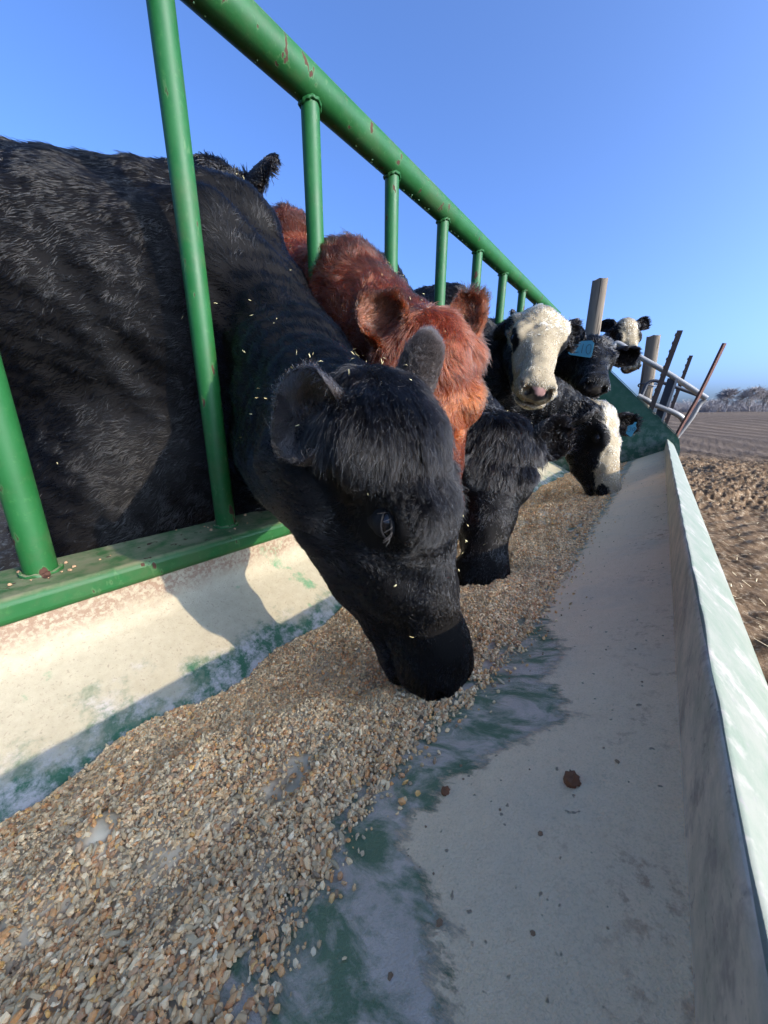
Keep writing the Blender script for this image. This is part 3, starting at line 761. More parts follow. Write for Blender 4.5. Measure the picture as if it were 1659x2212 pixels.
# ---- coat materials
def mat_hair(name, rough, mix_white=False):
    m = bpy.data.materials.new(name); m.use_nodes = True; nt = m.node_tree; N = NT(nt)
    out = nt.nodes['Material Output']; nt.nodes.remove(nt.nodes['Principled BSDF'])
    at = N.n('ShaderNodeAttribute', attribute_name='col')
    h = N.n('ShaderNodeBsdfHairPrincipled'); h.parametrization = 'COLOR'
    N.l(at.outputs['Color'], h.inputs['Color']); h.inputs['Roughness'].default_value = rough; h.inputs['Radial Roughness'].default_value = rough + .15
    h.inputs['Random Roughness'].default_value = .3; h.inputs['Coat'].default_value = .0; h.inputs['IOR'].default_value = 1.38
    N.l(h.outputs[0], out.inputs['Surface']); return m
M_HAIR = mat_hair("coat_hair", .22)
def mat_skin():
    m, nt, b = mat_new("hide"); N = NT(nt); at = N.n('ShaderNodeAttribute', attribute_name='col'); tc = N.n('ShaderNodeTexCoord').outputs['Object']
    c = N.mix(N.math('MULTIPLY', N.noise(tc, 60, 4), .35), at.outputs['Color'], (.02, .017, .016))
    N.l(at.outputs['Color'], b.inputs['Base Color'])
    N.l(N.math('MULTIPLY_ADD', at.outputs['Alpha'], -.42, .75), b.inputs['Roughness']); N.l(N.math('MULTIPLY_ADD', at.outputs['Alpha'], .45, .14), b.inputs['Specular IOR Level'])
    N.bump(N.noise(N.scale(tc, (1, 1, 1)), 240, 3, .6), .35, .0012, b)
    return m
M_SKIN = mat_skin()
M_EYE = plain("eye_brown_black", (.006, .0045, .004), .16, .4)
M_LID = plain("eyelid_skin", (.007, .006, .006), .7, .2)
M_TAG = plain("blue_tag_plastic", (.05, .22, .29), .4, .5, var=.12); M_INK = plain("black_tag_ink", (.008, .008, .01), .5, .3)
M_LASH = plain("pale_eyelash", (.045, .042, .04), .5, .3); M_LASHD = plain("dark_eyelash", (.04, .035, .033), .5, .3)

BLACK = A(.0024, .0016, .0012); WHITE = A(.28, .22, .135); RED = A(.088, .0175, .006); ORANGE = A(.175, .038, .0085)
NCOW = [0]; SURF = {}
def build_cow(sp):
    NCOW[0] += 1; seed = 100 * NCOW[0]
    S = sp['S']; T = A(*sp['T']); u = unit(sp['u']); v = A(*sp['v']); v = unit(v - u * (u @ v)); w = np.cross(u, v); M = np.stack([u, v, w], 1)
    hd = lambda a, b, c: T + S * (M @ A(a, b, c))
    W = A(*sp['withers']); Hh = A(*sp['hips']); K = sp.get('size', 1.0); Z = A(0, 0, 1)
    d = unit((Hh - W) * A(1, 1, 0)); lat = np.cross(Z, d); B = np.stack([d, lat, Z], 1); spine = unit(Hh - W); Lb = np.linalg.norm(Hh - W)
    tail = Hh + d * .34 * K - Z * .10
    fine = sp['fine']; coarse = sp['coarse']
    fl, fh = hd(.25, -.08, 0) - .36 * S, hd(.25, -.08, 0) + .36 * S
    if 'fbox' in sp: fl = np.minimum(fl, sp['fbox'][0]); fh = np.maximum(fh, sp['fbox'][1])
    P = np.stack([W, Hh, tail, hd(.5, 0, 0), hd(0, 0, 0), W - Z * .3]); lo = P.min(0) - .42 * K; hi = P.max(0) + .42 * K; lo[2] = -H + .001 - .02; hi[2] = max(W[2], Hh[2], hd(0, .1, 0)[2]) + .15
    lo[:2] = np.minimum(lo[:2], fl[:2] + .1); hi[:2] = np.maximum(hi[:2], fh[:2] - .1)
    D = Field([axis_grid(lo[i], hi[i], fl[i], fh[i], fine, coarse) for i in range(3)])
    # trunk: deep chest narrowing to the belly, square rump
    D.ell(W + d * .20 * K - Z * .40 * K, B, A(.40, .255, .36) * K, .08)
    D.ell(W + spine * Lb * .55 - Z * .38 * K, B, A(.52, .29, .31) * K, .10)
    D.ell(Hh + d * .06 * K - Z * .27 * K, B, A(.34, .245, .28) * K, .10)
    D.capsule(W - Z * .07, Hh - Z * .06, .07, .07, .09)
    D.capsule(W - d * .05 * K - Z * .10, W + d * .14 * K - Z * .10, .085, .09, .10)
    D.ell(W - d * .15 * K - Z * .60 * K, B, A(.17, .15, .16) * K, .10)
    for sgn in (-1, 1):
        D.ell(W + d * .05 * K + lat * sgn * .165 * K - Z * .36 * K, B, A(.17, .095, .27) * K, .07)           # shoulder blade
        D.ell(Hh + d * .16 * K + lat * sgn * .14 * K - Z * .42 * K, B, A(.20, .11, .30) * K, .07)            # thigh
        gz = lambda p, z: A(p[0], p[1], -H + z)
        e = W - d * .02 * K + lat * sgn * .16 * K; e0 = e - Z * .66 * K; kn = gz(e - d * .02, .40 * K); ft = gz(e + d * .0, .05)
        D.capsule(e0, kn, .085 * K, .05 * K, .05); D.capsule(kn, gz(e, .12), .048 * K, .036 * K, .03); D.capsule(gz(e, .12), gz(e - d * .05, .035), .042 * K, .052 * K, .02)
        q = Hh + d * .22 * K + lat * sgn * .15 * K; q0 = q - d * .20 * K - Z * .66 * K; ho = gz(q + d * .10, .48 * K)
        D.capsule(q0, ho, .095 * K, .048 * K, .06); D.capsule(ho, gz(q + d * .04, .12), .045 * K, .038 * K, .03); D.capsule(gz(q + d * .04, .12), gz(q - d * .01, .035), .043 * K, .054 * K, .02)
    D.capsule(tail, tail + d * .05 - Z * .55 * K, .035, .018, .04); D.ell(tail + d * .05 - Z * .66 * K, B, A(.04, .04, .13), .03)
    for q0, q1, ra_, rb_ in sp.get('caps', ()): D.capsule(q0, q1, ra_, rb_, .07)
    for c, r in sp.get('extra', ()): D.ell(c, B, r, .09)
    # neck
    nk = sp.get('neck'); po = hd(.075, -.115, 0); th = hd(.13, -.185, 0); wt = W - Z * sp.get('wt', .19) * K - d * .03; wb = W - d * .12 * K - Z * .50 * K
    r1, r2, r3, r4 = A(*sp.get('neckr', (.150, .085, .19, .075)))
    mid1 = (wt + po) / 2 + A(*(nk or (0, 0, 0))); mid2 = (wb + th) / 2 + A(*(nk or (0, 0, 0)))
    D.capsule(wt, mid1, r1 * K, (r1 * .52 + r2 * .48) * K, .08); D.capsule(mid1, po, (r1 * .52 + r2 * .48) * K, r2 * S, .07)
    D.capsule(wb, mid2, r3 * K, (r3 + r4) / 2 * .92 * K, .08); D.capsule(mid2, th, (r3 + r4) / 2 * .92 * K, r4 * S, .06)
    D.capsule((wt + wb) / 2, (mid1 + mid2) / 2, .20 * K, .115 * K, .08); D.capsule((mid1 + mid2) / 2, hd(.09, -.12, 0), .115 * K, .09 * S, .07)
    # head
    c_ = lambda a, b, ra, rb, sw, k=.03: D.cap_w(A(*a) * S, A(*b) * S, ra * S, rb * S, T, M, sw, k * S)
    e_ = lambda c, r, k=.03, mode='add': D.ell(hd(*c), M, A(*r) * S, k * S, mode)
    e_((.078, -.080, 0), (.084, .078, .098)); e_((.022, -.064, 0), (.042, .042, .064), .04)
    c_((.06, -.064, 0), (.21, -.066, 0), .068, .062, 1.46, .03)
    c_((.19, -.062, 0), (.43, -.064, 0), .064, .056, 1.06, .035)
    c_((.11, -.178, 0), (.30, -.170, 0), .092, .072, .96, .04)
    for sg_ in (-1, 1):
        e_((.185, -.036, .083 * sg_), (.052, .034, .034), .03); e_((.115, -.205, .055 * sg_), (.080, .062, .034), .04)
        e_((.265, -.095, .058 * sg_), (.085, .040, .026), .03)
        e_((.07, -.075, .10 * sg_), (.045, .045, .035), .03)
    c_((.22, -.178, 0), (.43, -.124, 0), .070, .048, 1.0, .035)
    e_((.452, -.070, 0), (.058, .066, .074), .03); e_((.480, -.060, 0), (.034, .050, .066), .02)
    e_((.462, -.118, 0), (.046, .034, .060), .025); e_((.45, -.138, 0), (.036, .022, .036), .015)
    for sg_ in (-1, 1): e_((.488, -.046, .052 * sg_), (.024, .026, .022), .015)
    for sg_ in (-1, 1):
        e_((.507, -.050, .042 * sg_), (.020, .022, .013), .005, 'cut'); e_((.492, -.040, .066 * sg_), (.020, .008, .012), .008, 'cut')
        e_((.196, -.052, .122 * sg_), (.030, .021, .024), .010, 'cut')
    D.ell(hd(.478, -.113, 0), M @ np.array([[math.cos(.15), -math.sin(.15), 0], [math.sin(.15), math.cos(.15), 0], [0, 0, 1.]]), A(.080, .0075, .090) * S, .007 * S, 'cut')
    V, Q = surface_nets(D.F, D.ax)
    # keep the part that belongs to the animal, drop the padding below ground
    Nn = vnormals(V, Q)
    V = V + Nn * (.0035 * noise(V, 5, seed + 1) + .0018 * noise(V, 14, seed + 2))[:, None]
    nb = len(V); ears = []; EF = [Q]; EV = [V]; off = nb
    for e in sp['ears']:
        s_ = e['side']; b0 = hd(.062, -.082, .085 * s_)
        a = M @ A(*e['ax']) if e.get('local') else A(*e['ax']); up = M @ A(*e['up']) if e.get('local') else A(*e['up'])
        Ve, Fe, nm = ear_mesh(b0, a, up, e.get('L', .17) * S, e.get('W', .115) * S, e.get('curl', 1.0))
        fnl = np.cross(Ve[Fe[:, 2]] - Ve[Fe[:, 0]], Ve[Fe[:, 3]] - Ve[Fe[:, 1]]); ins = (Fe >= nm).all(1)
        if (fnl[ins] @ unit(up)).sum() < 0: Fe = Fe[:, ::-1]
        ears.append((off, nm, b0, unit(a), unit(up), e)); EV.append(Ve); EF.append(Fe + off); off += len(Ve)
    V = np.concatenate(EV); Q = np.concatenate(EF)
    Nn = np.concatenate([vnormals(EV[0], Q[:len(EF[0])])] + [vnormals(V, f)[o_:o_ + len(ve)] for f, ve, (o_, *_) in zip(EF[1:], EV[1:], ears)])
    loc = (V - T) @ M / S                                    # head coordinates
    # what part a vertex is: 0 body .. 1 head; ears are marked
    is_ear = np.zeros(len(V)); ear_in = np.zeros(len(V))
    for (o_, nm, *_), ve in zip(ears, EV[1:]): is_ear[o_:o_ + 2 * nm] = 1; ear_in[o_ + nm:o_ + 2 * nm] = 1
    hw = sstep(-.13, .03, loc[:, 0] - .25 * np.minimum(0, loc[:, 1] + .10)) * (np.abs(loc[:, 2]) < .24) * (loc[:, 1] > -.34) * (loc[:, 1] < .2) * (loc[:, 0] < .62)
    col = sp['colour'](V, loc, hw, is_ear, ear_in)
    nose = np.exp(-(((loc[:, 0] - .505) / .034) ** 2 + ((loc[:, 1] + .058) / .050) ** 2 + (loc[:, 2] / .075) ** 2)) > .70
    nose &= (hw > .5) & (is_ear == 0)
    nc = sp.get('nose', A(.016, .014, .015))
    colb = col * sp.get('under', .75)
    colb[nose] = nc[None] if not callable(nc) else nc(loc[nose])
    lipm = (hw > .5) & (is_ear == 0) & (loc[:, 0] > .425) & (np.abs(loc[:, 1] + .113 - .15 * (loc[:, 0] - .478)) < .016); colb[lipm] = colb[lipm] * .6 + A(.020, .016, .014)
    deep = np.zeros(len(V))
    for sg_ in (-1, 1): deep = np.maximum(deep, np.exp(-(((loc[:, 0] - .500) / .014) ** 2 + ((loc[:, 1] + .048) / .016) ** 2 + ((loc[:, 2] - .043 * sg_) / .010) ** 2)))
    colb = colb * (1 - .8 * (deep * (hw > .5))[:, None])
    sc_r = np.ones((len(V), 4), np.float32); sc_r[:, :3] = colb; sc_r[:, 3] = nose
    me = mesh_from("cow", V, Q); att = me.attributes.new('col', 'FLOAT_COLOR', 'POINT'); att.data.foreach_set('color', sc_r.ravel())
    org = Vector((W[0], W[1], 0)); me.transform(Matrix.Translation(-org))
    cow = add("cow", me, M_SKIN); cow.location = org; cow['label'] = sp['label']; cow['category'] = "cow"; cow['group'] = "cattle standing at the feed bunk"
    bpy.context.view_layer.update()
    # eyes with lids and lashes
    for sg_ in sp.get('eyes', (-1, 1)):
        c0 = hd(.197, -.052, .0905 * sg_); r = .0225 * S; mb = MB()
        th_, ph_ = np.meshgrid(np.linspace(0, 2 * math.pi, 28, endpoint=False), np.linspace(.01, math.pi - .01, 15), indexing='ij')
        Dd = np.stack([np.sin(ph_) * np.cos(th_), np.sin(ph_) * np.sin(th_), np.cos(ph_)], -1).reshape(-1, 3)
        mb.put(c0 + Dd * r, [[i * 15 + j, i * 15 + j + 1, ((i + 1) % 28) * 15 + j + 1, ((i + 1) % 28) * 15 + j] for i in range(28) for j in range(14)])
        ey = mb.build("eye", M_EYE, cow)
        out = unit(M @ A(.10, .38, .92 * sg_)); f_ = unit(M @ A(1, -.22, 0) - out * (out @ (M @ A(1, -.22, 0)))); g_ = np.cross(out, f_) * 1.0
        if g_ @ (M @ A(0, 1, 0)) < 0: g_ = -g_
        lm = MB(); droop = sp.get('droop', .35)
        for up_, hgt in ((1, .95 - 1.25 * droop), (-1, .60)):
            nt_, nr_ = 19, 7; V_ = []; rim = []
            for t in np.linspace(-1, 1, nt_):
                y0_ = hgt * up_ * (1 - t * t) * .62; y1_ = up_ * (1.25 * math.sqrt(max(0, 1 - (t * .80) ** 2)))
                for k_ in range(nr_):
                    f2 = k_ / (nr_ - 1); q_ = f_ * t * (1 + .18 * f2) + g_ * (y0_ + (y1_ - y0_) * f2); l2 = q_ @ q_
                    V_.append(c0 + r * (q_ * (1.07 + .04 * math.sin(f2 * 3.14)) + out * (1.09 * math.sqrt(max(.0, 1 - min(l2, 1.0))) - .55 * max(0, l2 - .75))))
                rim.append(V_[-nr_])
            lm.put(V_, [[i * nr_ + k_, (i + 1) * nr_ + k_, (i + 1) * nr_ + k_ + 1, i * nr_ + k_ + 1] for i in range(nt_ - 1) for k_ in range(nr_ - 1)])
            lm.tube(rim, .0017 * S, 8)
        lm.build("eyelid", M_LID, cow)
        la = MB(); g = np.random.default_rng(seed + 9 + sg_)
        for t in g.uniform(-.85, .85, 8):
            q_ = f_ * t + g_ * (.95 - 1.0 * droop) * (1 - t * t) * .72; p0 = c0 + r * 1.05 * (q_ + out * math.sqrt(max(.05, 1 - q_ @ q_))); dr_ = unit(out * .9 + f_ * (.5 * t + .25) - g_ * g.uniform(.15, .9)); L_ = g.uniform(.011, .021) * S
            la.tube([p0, p0 + dr_ * L_ * .5 + g_ * 0, p0 + dr_ * L_ - g_ * L_ * .18], [.00032, .00028, .0001], 4, cap=False)
        la.build("eyelashes", sp.get('lash', M_LASHD), cow, kind='stuff')
    sp['_fr'] = (T, M, S, hd)
    # ------------------------------------------------------------ the coat
    Vq = V[Q]; ctr = Vq.mean(1); ar = .5 * np.linalg.norm(np.cross(Vq[:, 2] - Vq[:, 0], Vq[:, 3] - Vq[:, 1]), axis=1); fn = unit_rows(Nn[Q].sum(1))
    px, py, dz = proj(ctr); dist = np.linalg.norm(ctr, axis=1); face = -(fn * unit_rows(ctr)).sum(1)
    vis = (px > -260) & (px < 1920) & (py > -200) & (py < 2400) & (dz > .05) & (face > -.45)
    den = sp['density'] * np.clip((sp.get('dref', .6) / dist) ** 2, .15, 3.0)
    hair_len_v = sp['length'](V, loc, hw, is_ear, ear_in, Nn)
    fl_ = hair_len_v[Q].mean(1); den = den * np.clip(.016 / np.maximum(fl_, .004), .55, 1.7) * (1 + .8 * is_ear[Q].mean(1)) * (~(nose[Q].any(1)))
    mu = np.where(vis, ar * den, 0); cnt = rng.poisson(mu); fi = np.repeat(np.arange(len(Q)), cnt); n = len(fi)
    a_, b_ = rng.random((2, n, 1)); q4 = Q[fi]
    lerp = lambda X: (X[q4[:, 0]] * (1 - a_) + X[q4[:, 1]] * a_) * (1 - b_) + (X[q4[:, 3]] * (1 - a_) + X[q4[:, 2]] * a_) * b_
    root = lerp(V); nr = unit_rows(lerp(Nn)); lc = lerp(loc); hw_ = lerp(hw[:, None])[:, 0]; ie = lerp(is_ear[:, None])[:, 0]; ii = lerp(ear_in[:, None])[:, 0]
    Lh = lerp(hair_len_v[:, None])[:, 0] * rng.lognormal(0, .22, n); hc = lerp(col)
    # flow: back along the trunk and down its sides, back along the neck, sp['flow'] on the head
    wn_ = unit(W - hd(.05, -.09, 0)); tn = sstep(-.1, .25, ((root - W) @ d))[:, None]
    rel = root - (W - Z * .1); side = (rel @ lat)[:, None]
    body_f = tn * (d * 1.0 - Z * .55) + (1 - tn) * (wn_ * 1.0 - Z * .40) + 0 * side
    hf = sp['flow'](lc) @ M.T
    fl3 = body_f * (1 - hw_[:, None]) + hf * hw_[:, None]
    for (o_, nm, b0, a0, up0, e) in ears:
        m_ = (ie > .5) & (np.linalg.norm(root - b0, axis=1) < .3 * S); fl3[m_] = a0 * .9 + 0 * root[m_]
        mi = m_ & (ii > .5); fl3[mi] = a0 * .55 + up0 * .8 - (root[mi] - b0 - a0 * ((root[mi] - b0) @ a0)[:, None]) * 6
    k = noise(root, 9, seed + 21)[:, None]; k2 = noise(root, 9, seed + 22)[:, None]; k3 = noise(root, 9, seed + 23)[:, None]
    fl3 = unit_rows(fl3) + np.concatenate([k, k2, k3], 1) * sp.get('messy', .38) + rng.normal(0, sp.get('stray', .16), (n, 3))
    tg = unit_rows(fl3 - nr * (fl3 * nr).sum(1, keepdims=True))
    lift = (sp.get('lift', .34) + sp.get('liftn', .22) * (noise(root, 16, seed + 24) + .55 * rng.normal(0, 1, n)))[:, None]; lift = np.clip(lift * (1 - hw_[:, None]) + (sp.get('lifth', .17) + .08 * noise(root, 16, seed + 26) + .05 * rng.normal(0, 1, n))[:, None] * hw_[:, None], .05, 1.2)
    lift = lift + (ie * (.45 + .35 * ii))[:, None]
    if 'liftf' in sp: lift = lift + sp['liftf'](root, lc, hw_)[:, None]
    dir0 = unit_rows(tg + nr * lift * 1.5); dir1 = unit_rows(tg + nr * lift * .35 - Z * .10)
    t = np.linspace(0, 1, 6); wob = rng.normal(0, 1, (n, 3)); wob2 = unit_rows(np.cross(tg, nr)) * noise(root, 22, seed + 25)[:, None]
    Ps = [root - nr * .0015]
    for i in range(1, 6):
        dd_ = unit_rows(dir0 * (1 - t[i]) + dir1 * t[i] + wob2 * .9 * math.sin(t[i] * 3.0) * .7 + wob * .10)
        Ps.append(Ps[-1] + dd_ * (Lh / 5)[:, None])
    Ps = np.stack(Ps, 1)
    # clumping: tips of neighbouring strands draw together
    cs = sp.get('clump', .008); cell = np.floor(root / cs + .35 * rng.normal(size=(n, 3))).astype(np.int64); key = cell[:, 0] * 73856093 ^ cell[:, 1] * 19349663 ^ cell[:, 2] * 83492791
    _, inv = np.unique(key, return_inverse=True); cn = np.bincount(inv)
    for i in range(1, 6):
        mean = np.stack([np.bincount(inv, Ps[:, i, a]) for a in range(3)], 1) / cn[:, None]
        f = ((sp.get('clumpf', .78) * hw_ + sp.get('clumpb', .55) * (1 - hw_))[:, None] * (i / 5) ** 1.2) * np.clip(1.35 - rng.random((n, 1)) * .9, 0, 1)
        Ps[:, i] += (mean[inv] - Ps[:, i]) * f
    rad = sp.get('rad', .00026) * (1 + .4 * hw_) * np.clip(dist.min() * 0 + np.linalg.norm(root, axis=1) / .6, .6, 4)
    cv = bpy.data.hair_curves.new("coat"); cv.add_curves([6] * n)
    pw = (Ps + A(0, 0, H)).astype(np.float32).reshape(-1, 3)
    cv.attributes['position'].data.foreach_set('vector', pw.ravel())
    ra = cv.attributes.get('radius') or cv.attributes.new('radius', 'FLOAT', 'POINT')
    ra.data.foreach_set('value', (rad[:, None] * A(1, 1, .95, .85, .6, .15)[None]).astype(np.float32).ravel())
    ca = cv.attributes.new('col', 'FLOAT_COLOR', 'CURVE'); c4 = np.ones((n, 4), np.float32); c4[:, :3] = np.clip(hc * rng.lognormal(0, sp.get('cvar', .45), (n, 1)), 0, .9); ca.data.foreach_set('color', c4.ravel())
    co = add("coat", cv, sp.get('hairmat', M_HAIR), cow)
    sel = rng.choice(n, min(n, 4000), replace=False); SURF[NCOW[0]] = (root[sel], nr[sel], lc[sel], hw_[sel], ie[sel], tg[sel])
    print("COW", NCOW[0], "verts", len(V), "hairs", n)
    return cow

def flow_fore(spread=1.0):
    """forelock falling from the poll, short hair lying back on the cheeks"""
    def f(lc):
        u_, v_, w_ = lc.T
        top = sstep(-.16, -.05, v_)[:, None]
        fo = np.stack([np.ones_like(u_), 0 * u_, w_ * 5 * spread], 1); ch = np.stack([-.5 + 0 * u_, -.8 + 0 * u_, 0 * u_], 1); low = np.stack([np.where(u_ > .27, .75, -.1), -.35 + 0 * u_, w_ * 3], 1)
        a = sstep(.19, .25, u_)[:, None]
        r = top * ((1 - a) * fo + a * low) + (1 - top) * ch
        return r
    return f
def flow_whorl(uc=.215):
    """hair whorl on the forehead: away from a point between the eyes"""
    def f(lc):
        u_, v_, w_ = lc.T
        top = sstep(-.16, -.05, v_)[:, None]
        fo = np.stack([(u_ - uc) * 8, 0 * u_, w_ * 8], 1); ch = np.stack([-.5 + 0 * u_, -.8 + 0 * u_, 0 * u_], 1); lo = np.stack([1 + 0 * u_, -.3 + 0 * u_, w_ * 4], 1)
        a = sstep(uc + .01, uc + .07, u_)[:, None]
        return top * ((1 - a) * fo + a * lo) + (1 - top) * ch
    return f
def coat_len(body=.013, neck=.017, crest=.032, fore=.042, cheek=.008, nose_=.006, earo=.012, eari=.030):
    def f(V, loc, hw, ie, ii, Nn):
        u_, v_, w_ = loc.T
        L = body + (neck - body) * np.exp(-(np.minimum(0, u_ + .0) / .5) ** 2)
        L = L + (crest - neck) * np.clip(Nn[:, 2], 0, 1) ** 3 * (1 - hw)
        fo = sstep(-.17, -.07, v_) * (1 - sstep(.17, .24, u_)) * (.40 + .60 * sstep(.0, .09, u_)); face = cheek + (nose_ - cheek) * sstep(.22, .40, u_)
        hl = face + (fore * (1 - .38 * np.clip(u_ / .22, 0, 1)) * (1 + .25 * noise(loc, 9, 55)) - face) * fo
        hl = hl * sstep(.035, .075, np.sqrt(((u_ - .20) / 1.25) ** 2 + (v_ + .055) ** 2 + (np.abs(w_) - .105) ** 2)) + .0035
        L = L * (1 - hw) + hl * hw
        L = np.where(ie > .5, np.where(ii > .5, eari, earo), L)
        return L
    return f
def col_plain(c, ear_c=None, inn=None, tip=None):
    def f(V, loc, hw, ie, ii):
        k = np.tile(c, (len(V), 1)) * (1 + .15 * noise(V, 4, 901))[:, None]
        if ear_c is not None: k[ie > .5] = ear_c
        if inn is not None: k[ii > .5] = inn
        return k
    return f
def col_red(V, loc, hw, ie, ii):
    k = np.tile(RED, (len(V), 1)) * (1 + .3 * noise(V, 5, 902))[:, None]; u_, v_, w_ = loc.T
    f = hw * sstep(-.13, -.05, v_) * sstep(.09, .17, u_) * (1 - sstep(.24, .32, u_)); k = k + (ORANGE - k) * (f * .85)[:, None]
    k[ie > .5] = A(.13, .036, .014); k[ii > .5] = A(.08, .026, .012); return k
def col_bald(width=.105, black_eye=True, muzzle=True, seed=1, neckw=0.0, cheekw=-.105):
    """black animal with a white face"""
    def f(V, loc, hw, ie, ii):
        k = np.tile(BLACK, (len(V), 1)); u_, v_, w_ = loc.T
        j = .012 * noise(loc, 9, 910 + seed)
        m = (np.abs(w_) < width + j) & (v_ > cheekw + j) & (hw > .5)
        if muzzle: m |= (hw > .5) & (u_ > .33 + j)
        if black_eye: m &= ~((((u_ - .205) / .060) ** 2 + ((v_ + .055) / .042) ** 2 + ((np.abs(w_) - .100) / .036) ** 2) < 1)
        m &= ie < .5
        k[m] = WHITE; return k
    return f
COWS = []
def cow(**k):
    o = build_cow(k); COWS.append((o, k)); return o
# 1: the near black animal
cow(S=.86, T=(-.2505, .3894, .052), u=(.245, .043, -.969), v=(.945, .21, .248), withers=(-1.08, .66, .61), hips=(-1.60, .02, .64), size=1.0, wt=.26, neckr=(.135, .075, .19, .075), caps=[(A(-.42, .38, -.085), A(-.88, .62, -.09), .098, .138)], extra=[(A(-1.22, .43, -.16), A(.30, .24, .34)), (A(-1.17, .27, -.34), A(.20, .19, .33)), (A(-1.28, .30, .22), A(.20, .16, .32))],
    fine=.0055, coarse=.022, fbox=(A(-.95, .15, -.45), A(-.05, .70, .38)), neck=(.0, .04, -.06),
    ears=[dict(side=1, ax=(-.80, -.42, .16), up=(.50, -.80, .12), L=.118, W=.116, curl=.95), dict(side=-1, ax=(.10, .40, .90), up=(-.55, .75, -.1), L=.165, W=.062, curl=.9)],
    colour=col_plain(BLACK, A(.026, .020, .017), A(.030, .022, .018)), density=720000, dref=.55, length=coat_len(body=.020, neck=.021, crest=.030, fore=.050, cheek=.011, eari=.026, earo=.013), flow=flow_fore(1.0),
    nose=A(.034, .030, .029), under=.8, clump=.0095, clumpf=.9, clumpb=.06, lash=M_LASHD, droop=.50, rad=.00023, messy=.09, lift=.085, liftn=.03, stray=.10,
    liftf=lambda ro, lc, hw: hw * (.75 * np.exp(-(((lc[:, 0] - .15) / .09) ** 2)) * sstep(-.09, -.03, lc[:, 1])),
    label="black cow nearest the camera, its head deep in the grain")
# 2: the red one
cow(S=.95, T=(-.376, .675, .182), u=(.0, .20, -.98), v=(.831, -.552, -.065), withers=(-1.26, 1.0, .715), hips=(-2.0, .95, .72), size=.98, wt=.27, neckr=(.135, .082, .19, .075),
    fine=.0075, coarse=.03, fbox=(A(-.9, .5, -.1), A(-.2, 1.05, .4)), neck=(.02, .0, .075),
    ears=[dict(side=1, ax=(-.34, -.12, .93), up=(.62, -.75, .1), L=.15, W=.10), dict(side=-1, ax=(.10, .18, .97), up=(.5, -.8, 0), L=.13, W=.075)],
    colour=col_red, density=420000, dref=.6, length=coat_len(body=.020, neck=.028, crest=.044, fore=.048, cheek=.012), flow=flow_fore(1.2), nose=A(.05, .025, .02), under=.8, rad=.00028, messy=.5,
    label="rusty red shaggy cow between the two nearest black heads")
# 3: black, woolly forehead
cow(S=.90, T=(-.315, .93, .0), u=(.13, -.43, -.88), v=(.60, -.70, .42), withers=(-1.14, 1.36, .655), hips=(-1.95, 1.36, .67), size=.97,
    fine=.0075, coarse=.03, ears=[dict(side=1, ax=(-.6, -.5, .2), up=(.3, -.6, .3)), dict(side=-1, ax=(.5, .6, .3), up=(.5, -.7, .0))],
    colour=col_plain(BLACK), density=420000, dref=.7, length=coat_len(fore=.05, cheek=.009), flow=flow_fore(.8), rad=.00028, nose=A(.018, .013, .012),
    label="woolly-browed black cow eating just beyond the nearest head")
# 4: white face, head up
cow(S=1.02, T=(-.50, 1.79, .475), u=(.248, -.679, -.691), v=(.433, -.56, .706), neck=(-.05, .24, .0), withers=(-1.25, 2.46, .72), hips=(-2.0, 2.42, .72), size=.97,
    fine=.009, coarse=.035, ears=[dict(side=1, ax=(-.7, .6, .1), up=(.3, -.7, .2)), dict(side=-1, ax=(.45, .85, -.15), up=(.6, -.4, .0), L=.15)],
    colour=col_bald(.125, True, True, 1, cheekw=-.125), density=300000, dref=.9, length=coat_len(fore=.020, cheek=.007), flow=flow_whorl(.22), rad=.00030, under=.85, messy=.18,
    nose=lambda lc: np.where((noise(lc, 16, 77)[:, None] + (lc[:, 2:3] * 8)) > -.05, A(.012, .011, .012), A(.42, .23, .19)), lash=M_LASH, droop=.1,
    label="white-faced black cow raising its head and looking over the bunk")
# 5: white blaze, blue tag 09, eating
c5 = cow(S=.90, T=(-.195, 2.03, .050), u=(.25, -.33, -.91), v=(.93, -.26, .2), withers=(-1.10, 2.0, .69), hips=(-1.95, 2.03, .70), size=.97,
    fine=.009, coarse=.035, neck=(.0, -.06, -.04), ears=[dict(side=1, ax=(-.75, -.62, -.05), up=(.2, -.5, .8), L=.19, W=.13), dict(side=-1, ax=(.86, .45, -.02), up=(.35, -.9, .15), L=.18, W=.11)],
    colour=col_bald(.072, True, False, 5, cheekw=-.09), density=300000, dref=.9, length=coat_len(fore=.026, cheek=.008), flow=flow_whorl(.20), rad=.00030, under=.85, lash=M_LASH,
    label="black cow with a white blaze and blue tag 09, eating by the end plate")
# 6: black with blue tag 210
c6 = cow(S=.86, T=(-.345, 2.38, .425), u=(.183, -.775, -.606), v=(.417, -.497, .761), withers=(-1.25, 2.86, .60), hips=(-2.0, 2.9, .60), size=.95,
    fine=.009, coarse=.035, ears=[dict(side=1, ax=(-.55, -.2, .62), up=(.3, -.85, .0), L=.19, W=.13), dict(side=-1, ax=(.92, .25, -.12), up=(.25, -.9, -.35), L=.18, W=.11)],
    colour=col_plain(BLACK), density=300000, dref=.9, length=coat_len(fore=.034, cheek=.010), flow=flow_whorl(.15), rad=.00030, nose=A(.03, .025, .022),
    label="black cow with blue tag 210 behind the white-faced one")
